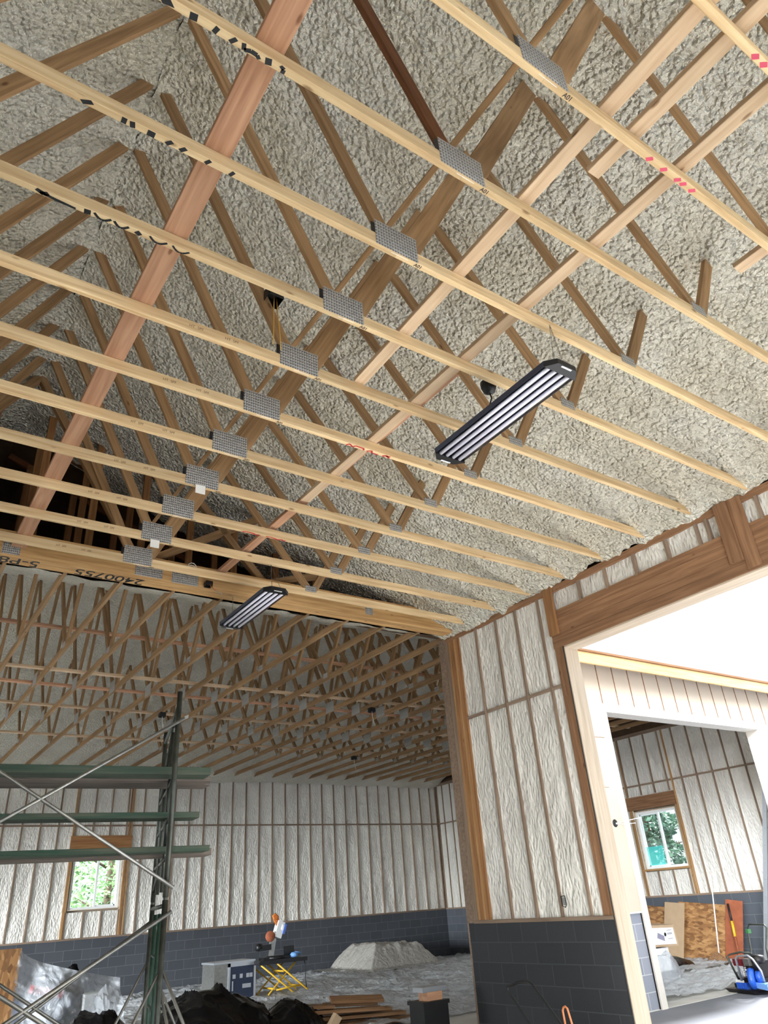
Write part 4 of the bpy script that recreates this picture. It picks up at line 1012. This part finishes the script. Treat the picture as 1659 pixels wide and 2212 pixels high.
b = MB(); b.obox((1.30, 8.12, 1.17), (0.35, 0, 1), (1, 0, -0.35), (0, 1, 0), (0.09, 0.02, 0.01)); b.build('motor_band', M['blue'], sw)
b = MB(); b.tube([(1.16, 8.2, 1.25), (1.10, 8.2, 1.36), (1.07, 8.2, 1.42), (1.12, 8.2, 1.45), (1.18, 8.2, 1.40), (1.18, 8.2, 1.30)], 0.024, 10); b.obox((1.12, 8.19, 1.38), (0.4, 0, 1), (1, 0, -0.4), (0, 1, 0), (0.05, 0.03, 0.02)); b.build('handle', M['orange'], sw)
b = MB(); b.obox((1.04, 8.2, 0.96), (0.3, 0, 1), (1, 0, -0.3), (0, 1, 0), (0.13, 0.03, 0.04)); b.build('pivot', M['steel'], sw)
b = MB(); b.box((1.36, 8.24, 0.655), (1.58, 8.28, 0.86)); b.build('fence', M['black'], sw)
b = MB(); b.lathe([(0.02, 0), (0.075, 0.01), (0.08, 0.05), (0.05, 0.085), (0.01, 0.09)], (1.50, 8.10, 0.656), (0, 0, 1), 14); b.tube([(1.53, 8.1, 0.73), (1.66, 8.12, 0.72)], 0.025, 8); tag(b.build('hand_tool', M['lightblue']), 'small pale blue and white hand tool lying at the end of the saw table', 'tool')
tc = thing('tool_chest', 'silver-edged metal tool chest with dark drawer front beside the yellow stand', 'tool chest', (0.25, 8.5, 0))
b = MB(); b.box((-0.16, 8.23, 0.0), (0.66, 8.85, 0.66)); b.build('chest_body', M['steel'], tc)
b = MB(); b.box((0.16, 8.205, 0.03), (0.68, 8.23, 0.60)); b.build('drawer_front', M['bluedark'], tc)
b = MB(); b.box((0.12, 8.20, 0.0), (0.16, 8.24, 0.66)); b.box((0.66, 8.20, 0.0), (0.70, 8.24, 0.66)); b.box((0.12, 8.20, 0.60), (0.70, 8.24, 0.66)); b.box((-0.18, 8.22, 0.66), (0.70, 8.86, 0.69)); b.build('edge_trim', M['alu'], tc)
for x in (0.21, 0.36, 0.50, 0.57): 
    b = MB(); b.box((x, 8.198, 0.40), (x+0.06, 8.206, 0.47)); b.build('label_plate', M['alu'], tc)
b = MB(); b.box((0.42, 8.198, 0.23), (0.60, 8.206, 0.30)); b.box((0.20, 8.198, 0.20), (0.225, 8.206, 0.36)); b.build('label_plate', M['alu'], tc)

# ------------------------------------------------------------------ left clutter: strand board, clear bags and boxes
o = board('strand_board', (-4.75, 5.5, 0.64), (-4.215, 5.5, 0.64), 1.28, 0.012, M['osb'], wide=(0, 0, 1)); tag(o, 'strand board panel standing upright beside the clear plastic', 'board panel')
n = 60; U, V = np.meshgrid(np.linspace(0, 1, n), np.linspace(0, 1, n), indexing='ij')
topz = 1.29 - 0.50*U**0.6 - 0.0*U; X = -4.25 + 1.45*U; Z = topz*(1-V)+0.0; Y = 5.45 + 0.12*np.sin(9*U+2*V) - 0.35*V*(0.4+U) + 0.12*fbm(U*6, V*6, 9)
tag(grid_object('clear_plastic', np.stack([X, Y, Z], -1), M['sheetclear']), 'hanging clear plastic draped from the strand board over boxes', 'plastic sheet')
b = MB(); b.box((-3.25, 5.55, 0.0), (-2.86, 5.95, 0.62)); tag(b.build('storage_box', M['white']), 'white storage box under the clear plastic beside the scaffold', 'box')
b = MB(); b.obox((-3.75, 5.75, 0.70), (1, 0.1, -0.25), (0, 1, 0), (0.25, 0, 1), (0.22, 0.12, 0.05)); tag(b.build('red_bag', plain('red_cloth', (176, 40, 48), 0.6)), 'red bag seen through the clear plastic', 'bag')
b = MB(); b.box((-4.1, 5.65, 0.0), (-3.35, 6.15, 0.62)); tag(b.build('storage_crate', M['bluedark']), 'dark crate under the red bag behind clear plastic', 'crate')
heap('clear_bag', -3.0, 5.35, 0.24, 0.22, 0.86, 21, M['sheetclear'], 'clear plastic bag bulging on top of the white storage box', 'bag', 40)
o = heap('black_bag', -3.40, 5.9, 0.34, 0.3, 1.02, 23, M['bag'], 'black bag behind the clear plastic and red bag', 'bag', 40)
if 'group' in o: del o['group']

# ------------------------------------------------------------------ near right: dark cart handle and orange cord
b = MB(); b.tube([(-1.0, -1.62, 0.05), (-1.0, -1.34, 0.40), (-1.0, -1.06, 0.685), (-1.0, -1.05, 0.72), (-1.0, -1.22, 0.765), (-1.0, -1.35, 0.772), (-1.0, -1.40, 0.75), (-1.0, -1.68, 0.48), (-1.0, -2.0, 0.10)], 0.012, 10)
hc = thing('hand_cart', 'dark cart with a bent black tube handle by the block wall', 'cart', (-1.0, -1.8, 0)); b.build('handle', M['black'], hc)
b = MB(); b.box((-1.12, -2.25, 0.04), (-0.88, -1.55, 0.12)); b.build('base', M['black'], hc)
for yy in (-2.1, -1.7):
    b = MB(); b.lathe([(0.08, -0.02), (0.08, 0.02)], (-0.84, yy, 0.08), (1, 0, 0), 16); b.build('wheel', M['black'], hc)
b = MB(); b.tube([(-0.6, -1.36, 0.28), (-0.6, -1.345, 0.50), (-0.6, -1.36, 0.525), (-0.6, -1.385, 0.535), (-0.6, -1.41, 0.52), (-0.6, -1.44, 0.40), (-0.6, -1.46, 0.26), (-0.6, -1.40, 0.02), (-0.6, -1.36, 0.28)], 0.010, 10)
tag(b.build('orange_hook', M['copper']), 'orange loop of cord standing in front of the dark block wall', 'cord')

# ------------------------------------------------------------------ things inside the yard doorway
PU, PV, P0 = Vector((-0.255, -0.967, 0)), Vector((0.967, -0.255, 0)), Vector((4.865, 0.576, 0))
pc = thing('plate_compactor', 'blue plate compactor with black engine and tube handle in the yard doorway', 'plate compactor', tuple(P0+PU*0.3+PV*0.22))
def LC(u, v, z): return P0 + PU*u + PV*v + Vector((0, 0, z))
def lbox(b, u0, u1, v0, v1, z0, z1): b.obox(LC((u0+u1)/2, (v0+v1)/2, (z0+z1)/2), PU, PV, (0, 0, 1), ((u1-u0)/2, (v1-v0)/2, (z1-z0)/2))
b = MB(); b.add([LC(0, 0, 0.062), LC(0.55, 0, 0.062), LC(0.66, 0.42, 0.062), LC(0.0, 0.42, 0.062), LC(0.06, 0.03, 0.004), LC(0.60, 0.03, 0.004), LC(0.62, 0.38, 0.004), LC(0.06, 0.38, 0.004)], [(3,2,1,0), (4,5,6,7), (0,1,5,4), (1,2,6,5), (2,3,7,6), (3,0,4,7)]); b.build('base_plate', M['engine'], pc)
b = MB(); lbox(b, 0.19, 0.40, 0.08, 0.30, 0.062, 0.16)
for k in range(5): lbox(b, 0.205+k*0.038, 0.222+k*0.038, 0.065, 0.08, 0.07, 0.15)
b.build('exciter', M['blue'], pc)
b = MB(); lbox(b, 0.12, 0.19, 0.10, 0.24, 0.07, 0.14); b.build('rubber_mount', M['black'], pc)
b = MB(); lbox(b, 0.20, 0.36, 0.074, 0.08, 0.163, 0.205); b.build('decal', M['white'], pc)
b = MB(); ax_ = (-PU*0.80 - PV*0.60); b.lathe([(0.02, -0.05), (0.155, -0.04), (0.175, 0.0), (0.16, 0.035), (0.03, 0.05)], LC(0.52, 0.10, 0.235), ax_, 30); b.lathe([(0.02, -0.05), (0.09, -0.04), (0.10, 0.03), (0.02, 0.05)], LC(0.60, 0.16, 0.26), ax_, 24); b.build('belt_guard', M['blue'], pc)
b = MB(); b.obox(LC(0.70, 0.16, 0.13), PU*1-Vector((0, 0, 0.12)), PV, (0.03, 0.1, 1), (0.105, 0.09, 0.045)); b.build('side_cover', M['lightblue'], pc)
b = MB(); lbox(b, 0.20, 0.66, 0.14, 0.40, 0.17, 0.24); lbox(b, 0.36, 0.60, 0.18, 0.40, 0.24, 0.50); b.lathe([(0.10, 0), (0.11, 0.05), (0.10, 0.12), (0.03, 0.14)], LC(0.52, 0.28, 0.46), (0, 0, 1), 20)
for k in range(6): lbox(b, 0.30, 0.36, 0.18, 0.36, 0.25+k*0.03, 0.262+k*0.03)
b.build('engine', M['engine'], pc)
b = MB(); lbox(b, 0.18, 0.35, 0.12, 0.32, 0.42, 0.53); b.build('air_cleaner', M['enginered'], pc)
b = MB(); lbox(b, 0.39, 0.50, 0.12, 0.20, 0.43, 0.54); b.build('recoil_cover', M['steel'], pc)
b = MB(); b.tube([LC(0.27, 0.12, 0.40), LC(0.33, 0.10, 0.33), LC(0.34, 0.10, 0.22)], 0.014, 8); b.tube([LC(0.40, 0.10, 0.40), LC(0.46, 0.08, 0.35)], 0.016, 8); b.lathe([(0.05, 0), (0.05, 0.05)], LC(0.24, 0.10, 0.28), PV, 14); b.build('engine_fitting', M['alu'], pc)
cyl('cage_tube', [LC(0.24, 0.10, 0.20), LC(0.13, 0.08, 0.57), LC(0.16, 0.12, 0.60), LC(0.28, 0.22, 0.635), LC(0.42, 0.30, 0.61)], 0.016, M['darksteel'], pc)
cyl('cage_tube', [LC(0.38, 0.02, 0.20), LC(0.37, 0.02, 0.55), LC(0.41, 0.02, 0.59), LC(0.60, 0.04, 0.61), LC(0.67, 0.06, 0.55), LC(0.73, 0.10, 0.37), LC(0.72, 0.12, 0.20)], 0.016, M['alu'], pc)
cyl('handle_tube', [LC(0.70, 0.30, 0.20), LC(0.70, 0.34, 0.70), LC(0.75, 0.40, 1.02), LC(0.72, 0.40, 1.07), LC(0.42, 0.40, 1.08), LC(0.38, 0.40, 1.03), LC(0.37, 0.38, 0.92), LC(0.385, 0.34, 0.66), LC(0.40, 0.30, 0.56)], 0.014, M['darksteel'], pc)
b = MB(); lbox(b, 0.35, 0.40, 0.36, 0.42, 0.93, 1.00); b.build('throttle', plain('green_lever', (60, 120, 70), 0.5), pc)
pc.scale = (1, 1, 0.80); pc.location = pc.location - PU*0.05
# leaning things on the east wall
def lean(nm, y0, y1, zt_, xb, xt, mat, label, cat, tilt=0.0, th=0.012):
    o = board(nm, (xb, (y0+y1)/2+tilt, 0.01), (xt, (y0+y1)/2, zt_), abs(y1-y0), th, mat, wide=(0, 1, 0)); return tag(o, label, cat)
lean('strand_board', 2.98, 4.20, 1.06, 8.85, 9.13, M['osb'], 'strand board sheet leaning on the block wall behind the white pole', 'board panel', 0.10)
lean('strand_board', 2.60, 3.00, 1.09, 8.80, 9.10, M['rust'], 'narrow reddish strand board strip leaning beside the larger sheet', 'board panel', 0.15)
lean('strand_board', 4.55, 5.30, 1.05, 8.88, 9.15, M['osb'], 'darker strand board sheet leaning half hidden behind the boxes', 'board panel', 0.1)
lean('cardboard_sheet', 3.98, 4.50, 1.10, 8.70, 9.05, M['card'], 'tall tan cardboard sheet leaning between strand boards', 'cardboard', 0.10)
cyl2 = MB(); cyl2.tube([(8.45, 3.05, 0.01), (9.0, 3.13, 1.60)], 0.013, 8); tag(cyl2.build('white_pole', M['white']), 'thin white pole leaning in front of the strand board', 'pole')
rk = thing('digging_bar', 'long bar with yellow sleeve and black grip leaning on reddish board', 'bar', (8.7, 2.85, 0))
b = MB(); b.tube([(8.62, 2.70, 0.01), (8.78, 2.78, 0.45)], 0.02, 8); b.build('bar_foot', M['rust'], rk)
b = MB(); b.tube([(8.78, 2.78, 0.45), (8.88, 2.83, 0.72)], 0.028, 8); b.build('yellow_sleeve', M['yellow'], rk)
b = MB(); b.tube([(8.88, 2.83, 0.72), (9.0, 2.90, 1.03)], 0.022, 8); b.build('grip', M['black'], rk)
br = thing('push_broom', 'push broom head splayed at the foot of the white pole', 'broom', (8.5, 3.1, 0))
b = MB(); b.add([(8.42, 2.80, 0.01), (8.42, 3.40, 0.01), (8.50, 3.40, 0.01), (8.50, 2.80, 0.01), (8.44, 3.05, 0.20), (8.44, 3.12, 0.20), (8.48, 3.12, 0.20), (8.48, 3.05, 0.20)], [(0,1,2,3), (4,5,6,7), (0,1,5,4), (1,2,6,5), (2,3,7,6), (3,0,4,7)]); b.build('bristles', M['darkwood'], br)
# extension ladder
ld = thing('extension_ladder', 'aluminium extension ladder leaning up against the trusses inside the yard doorway', 'ladder', (8.6, 2.1, 0))
LV = Vector((0, -0.325, 1.0))
for xx in (8.70, 9.06):
    b = MB(); b.obox(Vector((xx, 2.20, 0.0)) + LV*2.30, LV, (1, 0, 0), (0, 1, 0.325), (2.42, 0.018, 0.045)); b.build('rail', M['alu'], ld)
for i in range(15):
    z = 0.25+0.3*i; b = MB(); b.tube([Vector((8.66, 2.20, 0))+LV*z, Vector((9.08, 2.20, 0))+LV*z], 0.017, 8); b.build('rung', M['alu'], ld)
# box stack with plastic
b_ = thing('lamp_box', 'white printed carton on top of the plastic-wrapped stack', 'box', (5.85, 2.35, 0.50))
b = MB(); b.add([(5.30, 2.20, 0.54), (6.14, 2.20, 0.50), (6.26, 2.55, 0.52), (5.42, 2.55, 0.56), (5.30, 2.20, 0.87), (6.10, 2.20, 0.83), (6.20, 2.55, 0.85), (5.42, 2.55, 0.89)], [(0,3,2,1), (4,5,6,7), (0,1,5,4), (1,2,6,5), (2,3,7,6), (3,0,4,7)]); b.build('carton', M['card'], b_)
b = MB(); b.add([(5.34, 2.194, 0.57), (6.08, 2.194, 0.535), (6.06, 2.194, 0.79), (5.34, 2.194, 0.825)], [(0, 1, 2, 3)]); b.build('print_panel', M['white'], b_)
b = MB(); b.add([(5.56, 2.188, 0.66), (5.76, 2.188, 0.60), (5.76, 2.188, 0.68), (5.60, 2.188, 0.74)], [(0, 1, 2, 3)]); b.build('printed_picture', plain('grey_print', (140, 136, 156), 0.6), b_)
b = MB(); b.lathe([(0.03, 0), (0.03, 0.002)], (5.80, 2.186, 0.70), (0, 1, 0), 14); b.build('printed_dot', M['ink'], b_)
b = MB()
for k_, z in enumerate((0.76, 0.715, 0.70, 0.63)): b.box((5.86, 2.187, z-0.0-0.006), (6.0, 2.189, z+0.004))
b.build('printed_lines', plain('grey_print_lines', (150, 150, 160), 0.6), b_)
b = MB(); b.box((5.35, 2.25, 0.16), (5.88, 2.60, 0.50)); tag(b.build('storage_box', M['white']), 'white box wrapped in plastic below the printed carton', 'box')
b = MB(); b.box((5.35, 2.22, 0.06), (5.98, 2.65, 0.16)); tag(b.build('wood_pallet', M['black']), 'dark low pallet under the wrapped white box', 'pallet')
heap('clear_bag', 5.70, 2.28, 0.36, 0.24, 0.50, 33, M['sheetclear'], 'clear plastic draped around the white box in the yard doorway', 'plastic sheet', 40)
o = heap('black_cloth', 7.4, 3.5, 0.65, 0.32, 0.22, 35, M['bag'], 'low black cloth bundle on the floor before the cardboard sheet', 'cloth', 40)
if 'group' in o: del o['group']
b = MB(); b.lathe([(0.12, 0), (0.13, 0.20), (0.125, 0.21)], (6.6, 0.95, 0.0), (0, 0, 1), 20); tag(b.build('bucket', M['white']), 'white bucket beside the blue plate compactor', 'bucket')

# ------------------------------------------------------------------ trees outside the windows
def tree(name, x, y, h, r, mat, label, seed, conifer=False, n=7000):
    rr = random.Random(seed); t_ = thing(name, label, 'tree', (x, y, -0.16))
    b = MB(); b.tube([(x, y, -0.16), (x+0.1, y, h*0.5), (x, y, h*0.92)], [0.16, 0.11, 0.03], 8)
    for i in range(10):
        a = i*2.4; z = h*(0.2+0.07*i); L = r*(1-0.07*i)*0.8; b.tube([(x, y, z), (x+L*math.cos(a), y+L*math.sin(a), z+(0.1 if conifer else 0.5)*L)], [0.05, 0.012], 5)
    b.build('trunk', M['bark'], t_)
    b = MB()
    for i in range(n):
        u = rr.random()
        if conifer:
            z = h*(0.08+0.9*u); R = r*(1-u)**0.8*(0.35+0.65*rr.random()**0.5)*(0.75+0.25*math.sin(z*6)); a = rr.random()*2*PI
            s = 0.10
        else:
            z = h*(0.15+0.8*u); R = r*math.sqrt(max(0, 1-((u-0.45)/0.6)**2))*rr.random()**0.4; a = rr.random()*2*PI; s = 0.075
        c = Vector((x+R*math.cos(a), y+R*math.sin(a), z)); d1 = Vector((rr.gauss(0, 1), rr.gauss(0, 1), rr.gauss(0, 0.6))).normalized(); d2 = d1.cross(Vector((rr.gauss(0, 1), rr.gauss(0, 1), rr.gauss(0, 1)))).normalized()
        s2 = s*(0.5+rr.random()); b.add([c-d1*s2, c+d2*s2*0.5, c+d1*s2, c-d2*s2*0.5], [(0, 1, 2, 3)])
    b.build('foliage', mat, t_)
tree('leafy_tree', 1.1, 21.0, 6.6, 2.4, M['leaf'], 'leafy green tree filling the lower part of the back window', 1)
tree('leafy_tree', -2.6, 26.0, 5.2, 2.4, M['leaf'], 'second leafy tree behind, at the shaded side of the back window', 2)
tree('spruce_tree', 17.5, 11.0, 7.6, 2.3, M['needle'], 'dark blue-green spruce outside the side window of the far bay', 3, True, 9000)
tree('spruce_tree', 22.5, 12.0, 4.4, 1.7, M['needle'], 'lower spruce behind the main one outside the side window', 4, True, 5000)
